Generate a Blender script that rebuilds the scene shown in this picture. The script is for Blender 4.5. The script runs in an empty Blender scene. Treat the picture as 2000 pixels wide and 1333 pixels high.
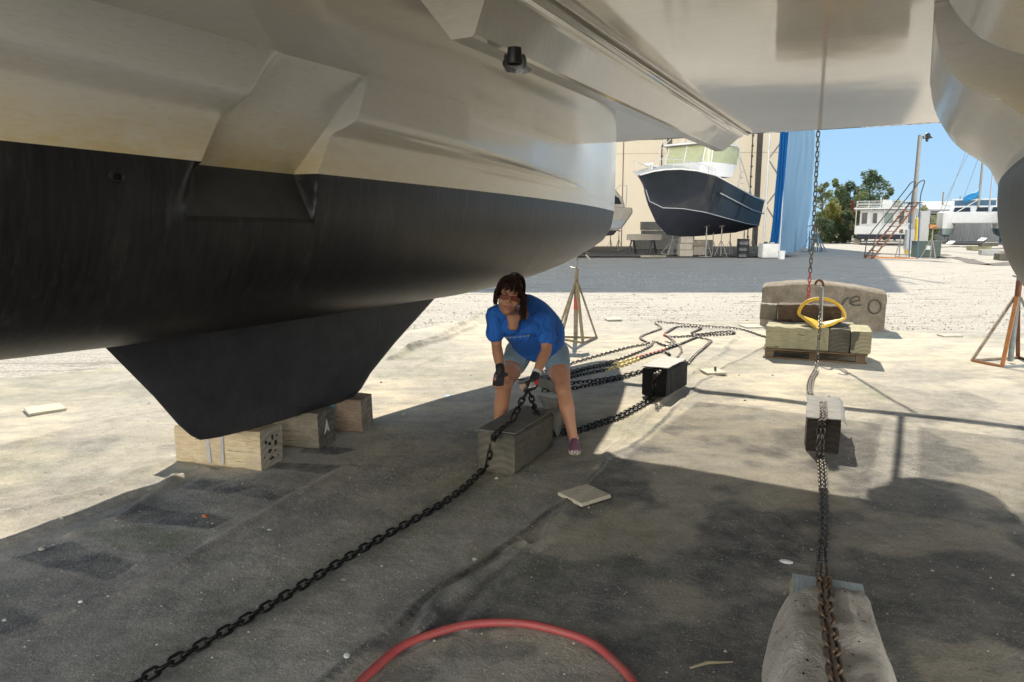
import bpy, math, random
import numpy as np
from mathutils import Vector, Matrix, noise as mnoise
random.seed(7); rng = np.random.default_rng(7)
S = bpy.context.scene
COL = S.collection
PI = math.pi
# ------------------------------------------------------------------ camera
F = 1400.; H = 1.6; HOR = 441.
PIT = math.atan((666.5 - HOR) / F); CP, SP = math.cos(PIT), math.sin(PIT)
def ray(x, y):
    u = (x - 1000) / F; v = (666.5 - y) / F
    return (u, CP + v * SP, -SP + v * CP)
def G(x, y, z=0.):                       # photograph pixel -> point at height z
    r = ray(x, y); k = (z - H) / r[2]; return Vector((r[0] * k, r[1] * k, z))
def D(x, y, Y):                          # photograph pixel -> point at distance Y
    r = ray(x, y); k = Y / r[1]; return Vector((r[0] * k, Y, H + r[2] * k))
cam = bpy.data.cameras.new('camera'); co = bpy.data.objects.new('camera', cam); COL.objects.link(co)
co.location = (0, 0, H); co.rotation_euler = (PI / 2 - PIT, 0, 0)
cam.sensor_width = 36; cam.lens = 36 * F / 2000; cam.clip_start = 0.05; cam.clip_end = 3000
S.camera = co
# ------------------------------------------------------------------ light
EL = math.radians(41.5); AZ = math.atan2(.10, 1)
W = bpy.data.worlds.new('World'); S.world = W; W.use_nodes = True
nt = W.node_tree; bg = nt.nodes['Background']
sky = nt.nodes.new('ShaderNodeTexSky'); sky.sky_type = 'NISHITA'; sky.sun_disc = False
sky.sun_elevation = EL; sky.sun_rotation = AZ; sky.air_density = 1.0; sky.dust_density = 0.0; sky.ozone_density = 3.0
gm = nt.nodes.new('ShaderNodeGamma'); gm.inputs[1].default_value = 0.22
hs = nt.nodes.new('ShaderNodeHueSaturation'); hs.inputs['Saturation'].default_value = 1.1; hs.inputs['Value'].default_value = 1.0
nt.links.new(sky.outputs[0], gm.inputs[0]); nt.links.new(gm.outputs[0], hs.inputs['Color']); tint = nt.nodes.new('ShaderNodeMix'); tint.data_type = 'RGBA'; tint.blend_type = 'MULTIPLY'; tint.inputs[0].default_value = 1; tint.inputs[7].default_value = (.44, .66, .90, 1)
nt.links.new(hs.outputs[0], tint.inputs[6]); # unseen bright cloud bank added behind the camera to fill under the boat
gc = nt.nodes.new('ShaderNodeTexCoord'); sp = nt.nodes.new('ShaderNodeSeparateXYZ'); nt.links.new(gc.outputs['Generated'], sp.inputs[0])
mr_ = nt.nodes.new('ShaderNodeMapRange'); mr_.interpolation_type = 'SMOOTHSTEP'; mr_.inputs['From Min'].default_value = .15; mr_.inputs['From Max'].default_value = -.35; nt.links.new(sp.outputs[1], mr_.inputs[0])
cn = nt.nodes.new('ShaderNodeTexNoise'); cn.inputs['Scale'].default_value = 2.2; cn.inputs['Detail'].default_value = 6; nt.links.new(gc.outputs['Generated'], cn.inputs['Vector'])
cr = nt.nodes.new('ShaderNodeMapRange'); cr.inputs['From Min'].default_value = .3; cr.inputs['From Max'].default_value = .55; cr.inputs['To Min'].default_value = .45; nt.links.new(cn.outputs[0], cr.inputs[0])
mu = nt.nodes.new('ShaderNodeMath'); mu.operation = 'MULTIPLY'; nt.links.new(mr_.outputs[0], mu.inputs[0]); nt.links.new(cr.outputs[0], mu.inputs[1])
cm = nt.nodes.new('ShaderNodeMix'); cm.data_type = 'RGBA'; cm.inputs[7].default_value = (9.6, 9.2, 8.5, 1)
el_ = nt.nodes.new('ShaderNodeMapRange'); el_.interpolation_type = 'SMOOTHSTEP'; el_.inputs['From Min'].default_value = .62; el_.inputs['From Max'].default_value = .28; nt.links.new(sp.outputs[2], el_.inputs[0])
m2_ = nt.nodes.new('ShaderNodeMath'); m2_.operation = 'MULTIPLY'; nt.links.new(mu.outputs[0], m2_.inputs[0]); nt.links.new(el_.outputs[0], m2_.inputs[1])
nt.links.new(m2_.outputs[0], cm.inputs[0]); nt.links.new(tint.outputs[2], cm.inputs[6]); nt.links.new(cm.outputs[2], bg.inputs[0]); bg.inputs[1].default_value = 0.15
sl = bpy.data.lights.new('sun', 'SUN'); so = bpy.data.objects.new('sun', sl); COL.objects.link(so)
sl.energy = 2.15; sl.angle = math.radians(.55); sl.color = (1, .90, .74)
sd = Vector((math.sin(AZ) * math.cos(EL), math.cos(AZ) * math.cos(EL), math.sin(EL)))
so.rotation_euler = sd.to_track_quat('Z', 'Y').to_euler()
S.view_settings.view_transform = 'Standard'; S.view_settings.look = 'None'
S.view_settings.exposure = 2.17; S.view_settings.gamma = 1
# ------------------------------------------------------------------ materials
def srgb(r, g, b):
    return tuple(((c / 255) / 12.92 if c / 255 <= .04045 else ((c / 255 + .055) / 1.055) ** 2.4) for c in (r, g, b)) + (1,)
class Mat:
    def __init__(s, name, col=(.5, .5, .5), rough=.6, metal=0, spec=.5):
        s.m = bpy.data.materials.new(name); s.m.use_nodes = True; s.t = s.m.node_tree
        s.b = s.t.nodes['Principled BSDF']; s.b.inputs['Roughness'].default_value = rough
        s.b.inputs['Metallic'].default_value = metal; s.b.inputs['Specular IOR Level'].default_value = spec
        s.b.inputs['Base Color'].default_value = tuple(col[:3]) + (1,)
        s.col = None; s.nrm = None
        s.tc = s.t.nodes.new('ShaderNodeTexCoord')
    def n(s, typ, **kw):
        nd = s.t.nodes.new(typ)
        for k, v in kw.items():
            if k in nd.inputs: nd.inputs[k].default_value = v
            else: setattr(nd, k, v)
        return nd
    def L(s, a, b): s.t.links.new(a, b)
    def vec(s, scale=(1, 1, 1), rot=(0, 0, 0), space='Object'):
        mp = s.n('ShaderNodeMapping'); mp.inputs['Scale'].default_value = scale; mp.inputs['Rotation'].default_value = rot
        s.L(s.tc.outputs[space], mp.inputs[0]); return mp.outputs[0]
    def noise(s, sc=5, det=4, rough=.6, vec=None, scale=(1, 1, 1), rot=(0, 0, 0), dist=0, lo=None, hi=None):
        nd = s.n('ShaderNodeTexNoise', Scale=sc, Detail=det, Roughness=rough, Distortion=dist)
        s.L(vec or s.vec(scale, rot), nd.inputs['Vector'])
        o = nd.outputs[0]
        if lo is not None:
            mr = s.n('ShaderNodeMapRange'); mr.inputs['From Min'].default_value = lo; mr.inputs['From Max'].default_value = hi
            s.L(o, mr.inputs[0]); o = mr.outputs[0]
        return o
    def voro(s, sc=20, feature='F1', scale=(1, 1, 1), lo=0, hi=1):
        nd = s.n('ShaderNodeTexVoronoi', Scale=sc); nd.feature = feature
        s.L(s.vec(scale), nd.inputs['Vector'])
        mr = s.n('ShaderNodeMapRange'); mr.inputs['From Min'].default_value = lo; mr.inputs['From Max'].default_value = hi
        s.L(nd.outputs['Distance'], mr.inputs[0]); return mr.outputs[0]
    def mix(s, fac, a, b, mode='MIX'):
        nd = s.n('ShaderNodeMix'); nd.data_type = 'RGBA'; nd.blend_type = mode
        if hasattr(fac, 'links'): s.L(fac, nd.inputs[0])
        else: nd.inputs[0].default_value = fac
        for i, c in ((6, a), (7, b)):
            if hasattr(c, 'links'): s.L(c, nd.inputs[i])
            else: nd.inputs[i].default_value = tuple(c[:3]) + (1,)
        return nd.outputs[2]
    def math(s, op, a, b=0., c=None):
        nd = s.n('ShaderNodeMath'); nd.operation = op
        for i, v in enumerate((a, b, c)):
            if v is None: continue
            if hasattr(v, 'links'): s.L(v, nd.inputs[i])
            else: nd.inputs[i].default_value = v
        return nd.outputs[0]
    def color(s, sock): s.L(sock, s.b.inputs['Base Color']); s.col = sock; return s
    def rough(s, sock, lo, hi):
        mr = s.n('ShaderNodeMapRange'); mr.inputs['To Min'].default_value = lo; mr.inputs['To Max'].default_value = hi
        s.L(sock, mr.inputs[0]); s.L(mr.outputs[0], s.b.inputs['Roughness']); return s
    def bump(s, sock, strength=.3, dist=.01):
        bp = s.n('ShaderNodeBump', Strength=strength, Distance=dist); s.L(sock, bp.inputs['Height'])
        if s.nrm is not None: s.L(s.nrm, bp.inputs['Normal'])
        s.nrm = bp.outputs[0]; s.L(s.nrm, s.b.inputs['Normal']); return s
    def attr(s, name):
        nd = s.n('ShaderNodeAttribute'); nd.attribute_name = name; return nd
M = {}
def mk(name, *a, **k):
    M[name] = Mat(name, *a, **k); return M[name]
def simple(name, col, rough=.6, metal=0, var=.25, sc=6, bump=.15, dark=None, spec=.5, scale=(1, 1, 1)):
    m = mk(name, col, rough, metal, spec)
    n = m.noise(sc, 6, .65, scale=scale, lo=.3, hi=.7)
    c2 = dark if dark else tuple(c * (1 - var) for c in col[:3])
    m.color(m.mix(n, c2, col))
    if bump: m.bump(m.noise(sc * 8, 4, .6, scale=scale), bump, .004)
    return m
# ------------------------------------------------------------------ mesh builder
def finish(name, verts, faces, mats, parent=None, smooth=False, midx=None, bevel=0, autos=None):
    me = bpy.data.meshes.new(name); me.from_pydata([tuple(v) for v in verts], [], faces)
    for m in (mats if isinstance(mats, (list, tuple)) else [mats]): me.materials.append((M[m] if isinstance(m, str) else m).m)
    if midx is not None: me.polygons.foreach_set('material_index', midx)
    if smooth: me.polygons.foreach_set('use_smooth', [True] * len(me.polygons))
    me.update()
    if smooth and autos:
        me.set_sharp_from_angle(angle=math.radians(autos))
    o = bpy.data.objects.new(name, me); COL.objects.link(o)
    if parent is not None: o.parent = parent
    if bevel:
        b = o.modifiers.new('bevel', 'BEVEL'); b.width = bevel; b.segments = 2; b.limit_method = 'ANGLE'; b.angle_limit = math.radians(40)
    return o
class MB:
    def __init__(s, off=(0, 0, 0)): s.v = []; s.f = []; s.m = []; s.off = Vector(off)
    def add(s, vs, fs, mi=0):
        b = len(s.v); s.v += [Vector(v) - s.off for v in vs]; s.f += [tuple(i + b for i in f) for f in fs]; s.m += [mi] * len(fs); return s
    def hexa(s, p, mi=0):                # 8 corners: 4 bottom ccw, 4 top ccw
        return s.add(p, [(3, 2, 1, 0), (4, 5, 6, 7), (0, 1, 5, 4), (1, 2, 6, 5), (2, 3, 7, 6), (3, 0, 4, 7)], mi)
    def box(s, c, size, rz=0, mi=0, rot=None):
        hx, hy, hz = [k / 2 for k in size]
        R = rot if rot is not None else Matrix.Rotation(rz, 3, 'Z')
        return s.hexa([Vector(c) + R @ Vector(q) for q in ((-hx, -hy, -hz), (hx, -hy, -hz), (hx, hy, -hz), (-hx, hy, -hz), (-hx, -hy, hz), (hx, -hy, hz), (hx, hy, hz), (-hx, hy, hz))], mi)
    def beam(s, a, b, w, h=None, mi=0, up=(0, 0, 1)):
        a, b = Vector(a), Vector(b); h = h or w; d = (b - a).normalized(); u = Vector(up)
        if abs(d.dot(u)) > .98: u = Vector((0, 1, 0))
        x = d.cross(u).normalized() * w / 2; z = x.cross(d).normalized() * h / 2
        return s.hexa([a - x - z, a + x - z, b + x - z, b - x - z, a - x + z, a + x + z, b + x + z, b - x + z], mi)
    def tube(s, path, r, n=8, cap=True, mi=0, closed=False):
        P = [Vector(p) for p in path]; m = len(P); rr = r if hasattr(r, '__len__') else [r] * m
        T = []
        for i in range(m):
            if closed: t = P[(i + 1) % m] - P[i - 1]
            else: t = P[min(i + 1, m - 1)] - P[max(i - 1, 0)]
            T.append(t.normalized())
        u = Vector((0, 0, 1)) if abs(T[0].z) < .9 else Vector((1, 0, 0))
        vs = []
        for i in range(m):
            u = (u - T[i] * u.dot(T[i])).normalized(); w = T[i].cross(u)
            for k in range(n):
                a = 2 * PI * k / n; vs.append(P[i] + (u * math.cos(a) + w * math.sin(a)) * rr[i])
        fs = []
        for i in range(m if closed else m - 1):
            j = (i + 1) % m
            for k in range(n):
                l = (k + 1) % n; fs.append((i * n + k, i * n + l, j * n + l, j * n + k))
        if cap and not closed:
            fs.append(tuple(range(n - 1, -1, -1))); fs.append(tuple((m - 1) * n + k for k in range(n)))
        return s.add(vs, fs, mi)
    def lathe(s, prof, c=(0, 0, 0), n=16, mi=0):   # prof: (r, z)
        vs = []; fs = []; c = Vector(c)
        for r, z in prof:
            for k in range(n):
                a = 2 * PI * k / n; vs.append(c + Vector((r * math.cos(a), r * math.sin(a), z)))
        for i in range(len(prof) - 1):
            for k in range(n):
                l = (k + 1) % n; fs.append((i * n + k, i * n + l, (i + 1) * n + l, (i + 1) * n + k))
        fs.append(tuple(range(n - 1, -1, -1))); fs.append(tuple((len(prof) - 1) * n + k for k in range(n)))
        return s.add(vs, fs, mi)
    def grid(s, rows, mi=0, flip=False):
        n = len(rows[0]); vs = [p for r in rows for p in r]; fs = []
        for i in range(len(rows) - 1):
            for j in range(n - 1):
                q = (i * n + j, i * n + j + 1, (i + 1) * n + j + 1, (i + 1) * n + j)
                fs.append(q[::-1] if flip else q)
        return s.add(vs, fs, mi)
    def prism(s, poly, axis, mi=0):       # extrude a closed 3D polygon by vector
        n = len(poly); ax = Vector(axis); P = [Vector(p) for p in poly]
        return s.add(P + [p + ax for p in P], [tuple(range(n - 1, -1, -1)), tuple(range(n, 2 * n))] + [(i, (i + 1) % n, n + (i + 1) % n, n + i) for i in range(n)], mi)
    def build(s, name, mats, parent=None, smooth=False, bevel=0, autos=35):
        return finish(name, s.v, s.f, mats, parent, smooth, s.m if isinstance(mats, (list, tuple)) and len(mats) > 1 else None, bevel, autos)
def tag(o, label=None, cat=None, group=None, kind=None):
    if label: o['label'] = label
    if cat: o['category'] = cat
    if group: o['group'] = group
    if kind: o['kind'] = kind
    return o
def empty(name, loc, label, cat, rz=0, group=None):
    o = bpy.data.objects.new(name, None); COL.objects.link(o); o.location = loc; o.rotation_euler = (0, 0, rz); o.empty_display_size = .1
    return tag(o, label, cat, group)
def copy_tree(o, loc=None, rz=None, label=None, scale=None):
    c = o.copy(); COL.objects.link(c)
    if loc is not None: c.location = loc
    if rz is not None: c.rotation_euler = (0, 0, rz)
    if label: c['label'] = label
    if scale: c.scale = scale if hasattr(scale, '__len__') else (scale,) * 3
    for ch in list(o.children):
        d = ch.copy(); COL.objects.link(d); d.parent = c
        for g in list(ch.children):
            e = g.copy(); COL.objects.link(e); e.parent = d
    return c
def smoothstep(x, a, b):
    t = np.clip((x - a) / (b - a), 0, 1); return t * t * (3 - 2 * t)
def spline(P, n=8):
    P = [Vector(p) for p in P]; out = []
    for i in range(len(P) - 1):
        p0 = P[max(i - 1, 0)]; p1 = P[i]; p2 = P[i + 1]; p3 = P[min(i + 2, len(P) - 1)]
        for k in range(n):
            t = k / n
            out.append(.5 * ((2 * p1) + (p2 - p0) * t + (2 * p0 - 5 * p1 + 4 * p2 - p3) * t * t + (3 * p1 - p0 - 3 * p2 + p3) * t ** 3))
    out.append(P[-1]); return out
def chain_mesh(paths, pitch, wire, nl=14, nw=6, wob=.15, lift=True):
    """alternating stadium links along 3D paths, one vertex array"""
    V = []; Fa = []; base = 0
    L = pitch + 2 * wire; Wd = wire * 3.5
    # unit link in xy plane, long axis x
    hs = L / 2 - wire / 2 - (Wd - wire) / 2; rad = (Wd - wire) / 2
    cen = []
    for k in range(nl):
        a = -PI / 2 + PI * k / (nl // 2 - 1) if k < nl // 2 else PI / 2 + PI * (k - nl // 2) / (nl // 2 - 1)
        cx = hs if k < nl // 2 else -hs
        cen.append((cx + rad * math.cos(a), rad * math.sin(a), math.cos(a), math.sin(a)))
    lv = []
    for cx, cy, nx, ny in cen:
        for j in range(nw):
            b = 2 * PI * j / nw; lv.append((cx + nx * math.cos(b) * wire / 2, cy + ny * math.cos(b) * wire / 2, math.sin(b) * wire / 2))
    lv = np.array(lv); lf = []
    for i in range(nl):
        i2 = (i + 1) % nl
        for j in range(nw):
            j2 = (j + 1) % nw; lf.append((i * nw + j, i2 * nw + j, i2 * nw + j2, i * nw + j2))
    lf = np.array(lf)
    for P in paths:
        P = [Vector(p) for p in P]; idx = 0
        seg = [0.]
        for a, b in zip(P, P[1:]): seg.append(seg[-1] + (b - a).length)
        s = pitch / 2; i = 0
        while s < seg[-1]:
            while seg[i + 1] < s: i += 1
            t = (s - seg[i]) / max(1e-9, seg[i + 1] - seg[i]); c = P[i].lerp(P[i + 1], t); d = (P[i + 1] - P[i]).normalized()
            up = Vector((0, 0, 1)) if abs(d.z) < .9 else Vector((0, 1, 0))
            x = d.cross(up).normalized(); z = x.cross(d)
            ang = (PI / 4 if idx % 2 else -PI / 4) + random.uniform(-wob, wob)
            w = x * math.cos(ang) + z * math.sin(ang); n = d.cross(w)
            Mx = np.array([d[:], w[:], n[:]])
            V.append(lv @ Mx + np.array(c[:])); Fa.append(lf + base); base += len(lv); idx += 1; s += pitch
    return np.concatenate(V), np.concatenate(Fa)
def chain(name, paths, pitch, wire, mat, label, cat='chain', group=None, nl=14, nw=6, wob=.15, matfn=None, parent=None):
    V, Fa = chain_mesh(paths, pitch, wire, nl, nw, wob)
    me = bpy.data.meshes.new(name); me.from_pydata(V.tolist(), [], Fa.tolist())
    for m in (mat if isinstance(mat, (list, tuple)) else [mat]): me.materials.append(M[m].m)
    if matfn is not None:
        nf = len(Fa); per = nl * nw; cen = V[Fa].mean(axis=1)
        lc = cen.reshape(-1, per, 3).mean(axis=1)
        mi = np.repeat([matfn(c) for c in lc], per); me.polygons.foreach_set('material_index', mi.astype(int).tolist())
    me.polygons.foreach_set('use_smooth', [True] * len(me.polygons)); me.update()
    o = bpy.data.objects.new(name, me); COL.objects.link(o); o.parent = parent
    if label: tag(o, label, cat, group)
    return o
#@@MATERIALS
# gelcoat (aged, off-white, glossy, brushed scratches)
m = mk('gelcoat', (.62, .58, .49), .16, 0, .6)
big = m.noise(1.3, 5, .6, scale=(1, .5, 1), lo=.35, hi=.68)
fine = m.noise(9, 6, .7, scale=(2, .6, 3), lo=.35, hi=.7)
c = m.mix(big, (.70, .67, .60), (.64, .58, .47)); c = m.mix(m.math('MULTIPLY', fine, .25), c, (.58, .55, .48)); c = m.mix(m.math('MULTIPLY', m.noise(11, 7, .8, scale=(.5, 7, 1), lo=.48, hi=.66), .4), c, (.42, .385, .31)); m.color(c)
sx = m.n('ShaderNodeSeparateXYZ'); m.L(m.tc.outputs['Object'], sx.inputs[0])
m.rough(m.noise(30, 5, .6, scale=(1, 6, 1)), .25, .4); m.b.inputs['Coat Weight'].default_value = 1; m.b.inputs['Coat Roughness'].default_value = .035; m.b.inputs['Coat IOR'].default_value = 2.1
m.bump(m.noise(3.2, 3, .5, scale=(1, 1, 1)), .06, .02); m.bump(m.noise(30, 5, .7, scale=(.8, 2.2, 1)), .04, .003)
m.L(m.nrm, m.b.inputs['Coat Normal'])
# same gelcoat on the hull sides: yellow staining just above the boot line
m = mk('hull_gelcoat', (.64, .60, .52), .2, 0, .55)
sx = m.n('ShaderNodeSeparateXYZ'); m.L(m.tc.outputs['Object'], sx.inputs[0])
zz = m.math('ADD', sx.outputs[2], m.math('MULTIPLY', m.noise(2.5, 5, .6, scale=(1, 1, .6)), .16))
mr = m.n('ShaderNodeMapRange'); mr.inputs['From Min'].default_value = 2.28; mr.inputs['From Max'].default_value = 2.0; m.L(zz, mr.inputs[0])
tt = m.n('ShaderNodeMapRange'); tt.inputs['From Min'].default_value = 3.6; tt.inputs['From Max'].default_value = .2; m.L(sx.outputs[1], tt.inputs[0])
st = m.math('MULTIPLY', mr.outputs[0], tt.outputs[0])
st2 = m.math('MULTIPLY', st, m.noise(5, 6, .7, scale=(1, 1.5, 3), lo=.0, hi=.55))
c = m.mix(st2, (.84, .82, .76), (.74, .60, .32))
c = m.mix(m.math('MULTIPLY', m.noise(14, 6, .75, scale=(1, 1, 7), lo=.5, hi=.8), .3), c, (.36, .30, .2)); m.color(c)
m.rough(m.noise(25, 4, .6, scale=(1, 1, 5)), .25, .4); m.b.inputs['Coat Weight'].default_value = .45; m.b.inputs['Coat Roughness'].default_value = .14
m.bump(m.noise(2.5, 3, .5), .12, .02); m.bump(m.noise(40, 3, .6, scale=(1, 3, .6)), .05, .002)
# antifouling paint: brushed vertical strokes
m = mk('antifouling', (.02, .02, .022), .42, 0, .42)
c = m.mix(m.noise(10, 5, .7, scale=(1, 3.5, .35), lo=.35, hi=.75), (.007, .007, .008), (.026, .024, .024))
c = m.mix(m.math('MULTIPLY', m.noise(2.4, 4, .6, scale=(1, 1, .5), lo=.5, hi=.8), .35), c, (.085, .07, .068)); c = m.mix(m.math('MULTIPLY', m.noise(5, 7, .8, scale=(1, 2, .25), lo=.56, hi=.72), .5), c, (.10, .095, .09)); m.color(c)
m.rough(m.noise(12, 5, .7, scale=(1, 3.5, .35)), .34, .50)
m.bump(m.noise(26, 3, .6, scale=(1, 3, .25)), .13, .004); m.bump(m.noise(120, 3, .6), .1, .002)
m = mk('antifouling_grey', (.05, .05, .05), .6, 0, .3); m.color(m.mix(m.noise(8, 6, .7, lo=.3, hi=.7), (.045, .045, .046), (.065, .063, .06))); m.bump(m.noise(60, 3, .6), .12, .003)  # greyer paint for the flat recess panel below the boot line
m = mk('keel_paint', (.022, .023, .026), .5, 0, .4)
c = m.mix(m.noise(5, 6, .7, lo=.35, hi=.7), (.016, .017, .02), (.034, .034, .038))
rid = m.noise(3.0, 2, .4, dist=1.2); rr = m.math('ABSOLUTE', m.math('SUBTRACT', rid, .5)); rl = m.n('ShaderNodeMapRange'); rl.inputs['From Min'].default_value = .012; rl.inputs['From Max'].default_value = 0; m.L(rr, rl.inputs[0])
rg = m.math('MULTIPLY', rl.outputs[0], m.noise(1.6, 2, .5, lo=.52, hi=.6))
m.color(c); c = m.mix(m.math('MULTIPLY', m.noise(2.2, 7, .75, lo=.55, hi=.75), .5), c, (.06, .058, .055)); c = m.mix(m.noise(16, 6, .8, scale=(1, .3, 3), lo=.66, hi=.72), c, (.07, .068, .065)); m.color(c)
m.bump(rg, .35, .01); m.bump(m.noise(12, 5, .7), .25, .006); m.bump(m.noise(50, 4, .6), .12, .003)
simple('black_fitting', (.02, .02, .02), .35)
simple('foil', (.5, .5, .48), .3, .7, sc=20, bump=1.0)
# ground
m = mk('gravel', (.5, .46, .38), .95, 0, .2)
a1 = m.noise(.35, 5, .6, scale=(.25, 1.6, 1), lo=.35, hi=.65)
c = m.mix(a1, (.30, .28, .24), (.225, .21, .18))
c = m.mix(m.voro(26, lo=.1, hi=.75), c, (.40, .375, .33))
c = m.mix(m.noise(70, 3, .7, lo=.52, hi=.68), c, (.13, .12, .10))
c = m.mix(m.noise(3.2, 6, .75, scale=(.22, 1.3, 1), lo=.54, hi=.66), c, (.14, .13, .11))
m.color(c)
m.bump(m.noise(1.4, 5, .7, scale=(.25, 1.3, 1)), .7, .12); m.bump(m.voro(24, lo=0, hi=.6), .5, .02); m.bump(m.noise(60, 4, .8), .4, .012)
m = mk('ground_cloth', (.3, .28, .23), .92, 0, .25)
ad = m.attr('dirt'); sa = m.n('ShaderNodeSeparateColor'); m.L(ad.outputs['Color'], sa.inputs[0])
dk, tn, gr = sa.outputs[0], sa.outputs[1], sa.outputs[2]
c = m.mix(m.noise(1.1, 6, .65, lo=.34, hi=.66), (.26, .25, .225), (.40, .385, .34))
c = m.mix(m.noise(7, 7, .75, lo=.42, hi=.66), c, (.21, .205, .185))
c = m.mix(m.math('MULTIPLY', tn, m.noise(2.3, 6, .7, scale=(.6, 1.6, 1), lo=.3, hi=.62)), c, (.52, .46, .345))
dn = m.noise(4.5, 7, .75, lo=.2, hi=.62)
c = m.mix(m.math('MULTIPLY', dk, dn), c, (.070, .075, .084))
c = m.mix(m.math('MULTIPLY', gr, m.noise(5, 5, .7, lo=.3, hi=.7)), c, (.13, .15, .085))
mot = m.noise(2.2, 7, .72, dist=.4, lo=.50, hi=.66)
c = m.mix(m.math('MULTIPLY', mot, m.math('ADD', m.math('MULTIPLY', dk, .55), .12)), c, (.055, .055, .052))
c = m.mix(m.noise(55, 4, .8, lo=.60, hi=.72), c, (.07, .065, .055))
c = m.mix(m.noise(95, 3, .8, scale=(1, .8, 1), lo=.58, hi=.72), c, (.46, .44, .39)); c = m.mix(m.noise(130, 3, .8, lo=.56, hi=.72), c, (.07, .066, .06)); m.color(c)
m.bump(m.noise(1.6, 4, .6, scale=(.6, 1.3, 1)), .2, .05); m.bump(m.noise(16, 6, .75), .8, .015); m.bump(m.noise(120, 4, .8), .45, .004)

# ------------------------------------------------------------------ ground
o = finish('ground', [(-400, -60, 0), (400, -60, 0), (400, 500, 0), (-400, 500, 0)], [(0, 1, 2, 3)], 'gravel'); tag(o, kind='structure')
def seg_d(X, Y, pl):
    """distance and signed side to a polyline"""
    best = np.full(X.shape, 1e9); side = np.zeros(X.shape)
    for (ax, ay), (bx, by) in zip(pl, pl[1:]):
        dx, dy = bx - ax, by - ay; L2 = dx * dx + dy * dy
        t = np.clip(((X - ax) * dx + (Y - ay) * dy) / L2, 0, 1)
        d = np.hypot(X - ax - t * dx, Y - ay - t * dy); s = np.sign((X - ax) * dy - (Y - ay) * dx)
        k = d < best; best = np.where(k, d, best); side = np.where(k, s, side)
    return best, side
def poly_in(X, Y, P):
    ins = np.zeros(X.shape, bool); n = len(P)
    for i in range(n):
        x1, y1 = P[i]; x2, y2 = P[(i + 1) % n]
        c = ((y1 > Y) != (y2 > Y)) & (X < (x2 - x1) * (Y - y1) / (y2 - y1 + 1e-12) + x1); ins ^= c
    return ins
def px(*pts): return [tuple(G(x, y)[:2]) for x, y in pts]
def fbm(X, Y, sc, seed=0, octs=4):
    """cheap value-noise on numpy grids"""
    r = np.random.default_rng(seed); T = r.random((256, 256)); out = 0; amp = 1; tot = 0
    for o_ in range(octs):
        x = X * sc * 2 ** o_ + 31.7 * o_; y = Y * sc * 2 ** o_ + 17.3 * o_
        xi = np.floor(x).astype(int); yi = np.floor(y).astype(int); fx = x - xi; fy = y - yi
        fx = fx * fx * (3 - 2 * fx); fy = fy * fy * (3 - 2 * fy)
        g = lambda a, b: T[a % 256, b % 256]
        v = (g(xi, yi) * (1 - fx) + g(xi + 1, yi) * fx) * (1 - fy) + (g(xi, yi + 1) * (1 - fx) + g(xi + 1, yi + 1) * fx) * fy
        out = out + v * amp; tot += amp; amp *= .5
    return out / tot
SEAM = px((1560, 660), (1470, 690), (1370, 755), (1300, 830), (1230, 880), (1185, 908), (1140, 965), (1060, 1020), (900, 1140), (740, 1262), (560, 1400), (300, 1560))
RIDGES = [  # (polyline, height, width)
    (px((1440, 660), (1400, 700), (1340, 745), (1240, 840), (1160, 920)), .012, .035),
    (px((1010, 1080), (960, 1120), (900, 1160), (850, 1200), (810, 1260)), .018, .03),
    (px((1130, 960), (1060, 1060), (1000, 1110), (940, 1180), (900, 1235)), .010, .03),
    (px((410, 925), (340, 945), (190, 1000), (90, 1040), (-60, 1100)), .016, .035),
    (px((345, 945), (290, 975), (230, 1020), (150, 1050)), .010, .03),
    (px((680, 915), (560, 985), (400, 1080), (250, 1160), (0, 1250)), .008, .035),
    (px((935, 620), (880, 650), (820, 680), (760, 705)), .03, .05),
    (px((930, 640), (870, 665), (800, 690)), .02, .04),
    (px((560, 740), (420, 790), (200, 830), (0, 880)), .010, .06),
    (px((860, 700), (700, 770), (480, 850), (200, 960), (0, 1010)), .008, .05)]
def cloth_h(X, Y):
    h = np.zeros(X.shape)
    wx = X + (fbm(X, Y, 2.0, 5) - .5) * .12; wy = Y + (fbm(X, Y, 2.0, 6) - .5) * .12
    for pl, hh, w in RIDGES:
        d, _ = seg_d(wx, wy, pl); h = h + hh * 2.0 * np.exp(-(d / w) ** 2) * (.35 + 1.2 * fbm(X, Y, 1.7, 9, 2))
    d, s = seg_d(wx, wy, SEAM); h = h + np.where(s > 0, 1, 0) * .010 * np.exp(-d / .5) + .008 * np.exp(-((d - .02) / .03) ** 2)
    h = h + (fbm(X, Y, .9, 3, 4) - .5) * .028 + (fbm(X, Y, 6, 4, 3) - .5) * .005
    return h + .016
nx, ny = 960, 820
xs = np.sign(np.linspace(-1, 1, nx)) * np.abs(np.linspace(-1, 1, nx)) ** 1.35 * 10 + .6
ys = 1.0 + 12.9 * np.linspace(0, 1, ny) ** 1.35
X, Y = np.meshgrid(xs, ys)
edge = [tuple(p) for p in px((-900, 800), (0, 745), (400, 700), (700, 668), (935, 622), (1100, 632), (1480, 628), (1700, 650), (2000, 657), (2300, 665))]
ex = np.array([p[0] for p in edge]); ey = np.array([p[1] for p in edge]); od = np.argsort(ex)
lim = np.interp(xs, ex[od], ey[od]) + (fbm(xs * 1.0, xs * 0, 1.5, 11) - .5) * .25
Y = 1.0 + (lim[None, :] - 1.0) * ((ys - 1.0) / 12.9)[:, None]
Z = cloth_h(X, Y); Z[-1, :] = -.01
wX = X + (fbm(X, Y, 3, 21) - .5) * .16; wY = Y + (fbm(X, Y, 3, 22) - .5) * .16
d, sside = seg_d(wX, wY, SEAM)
right = (sside < 0).astype(float)
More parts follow.
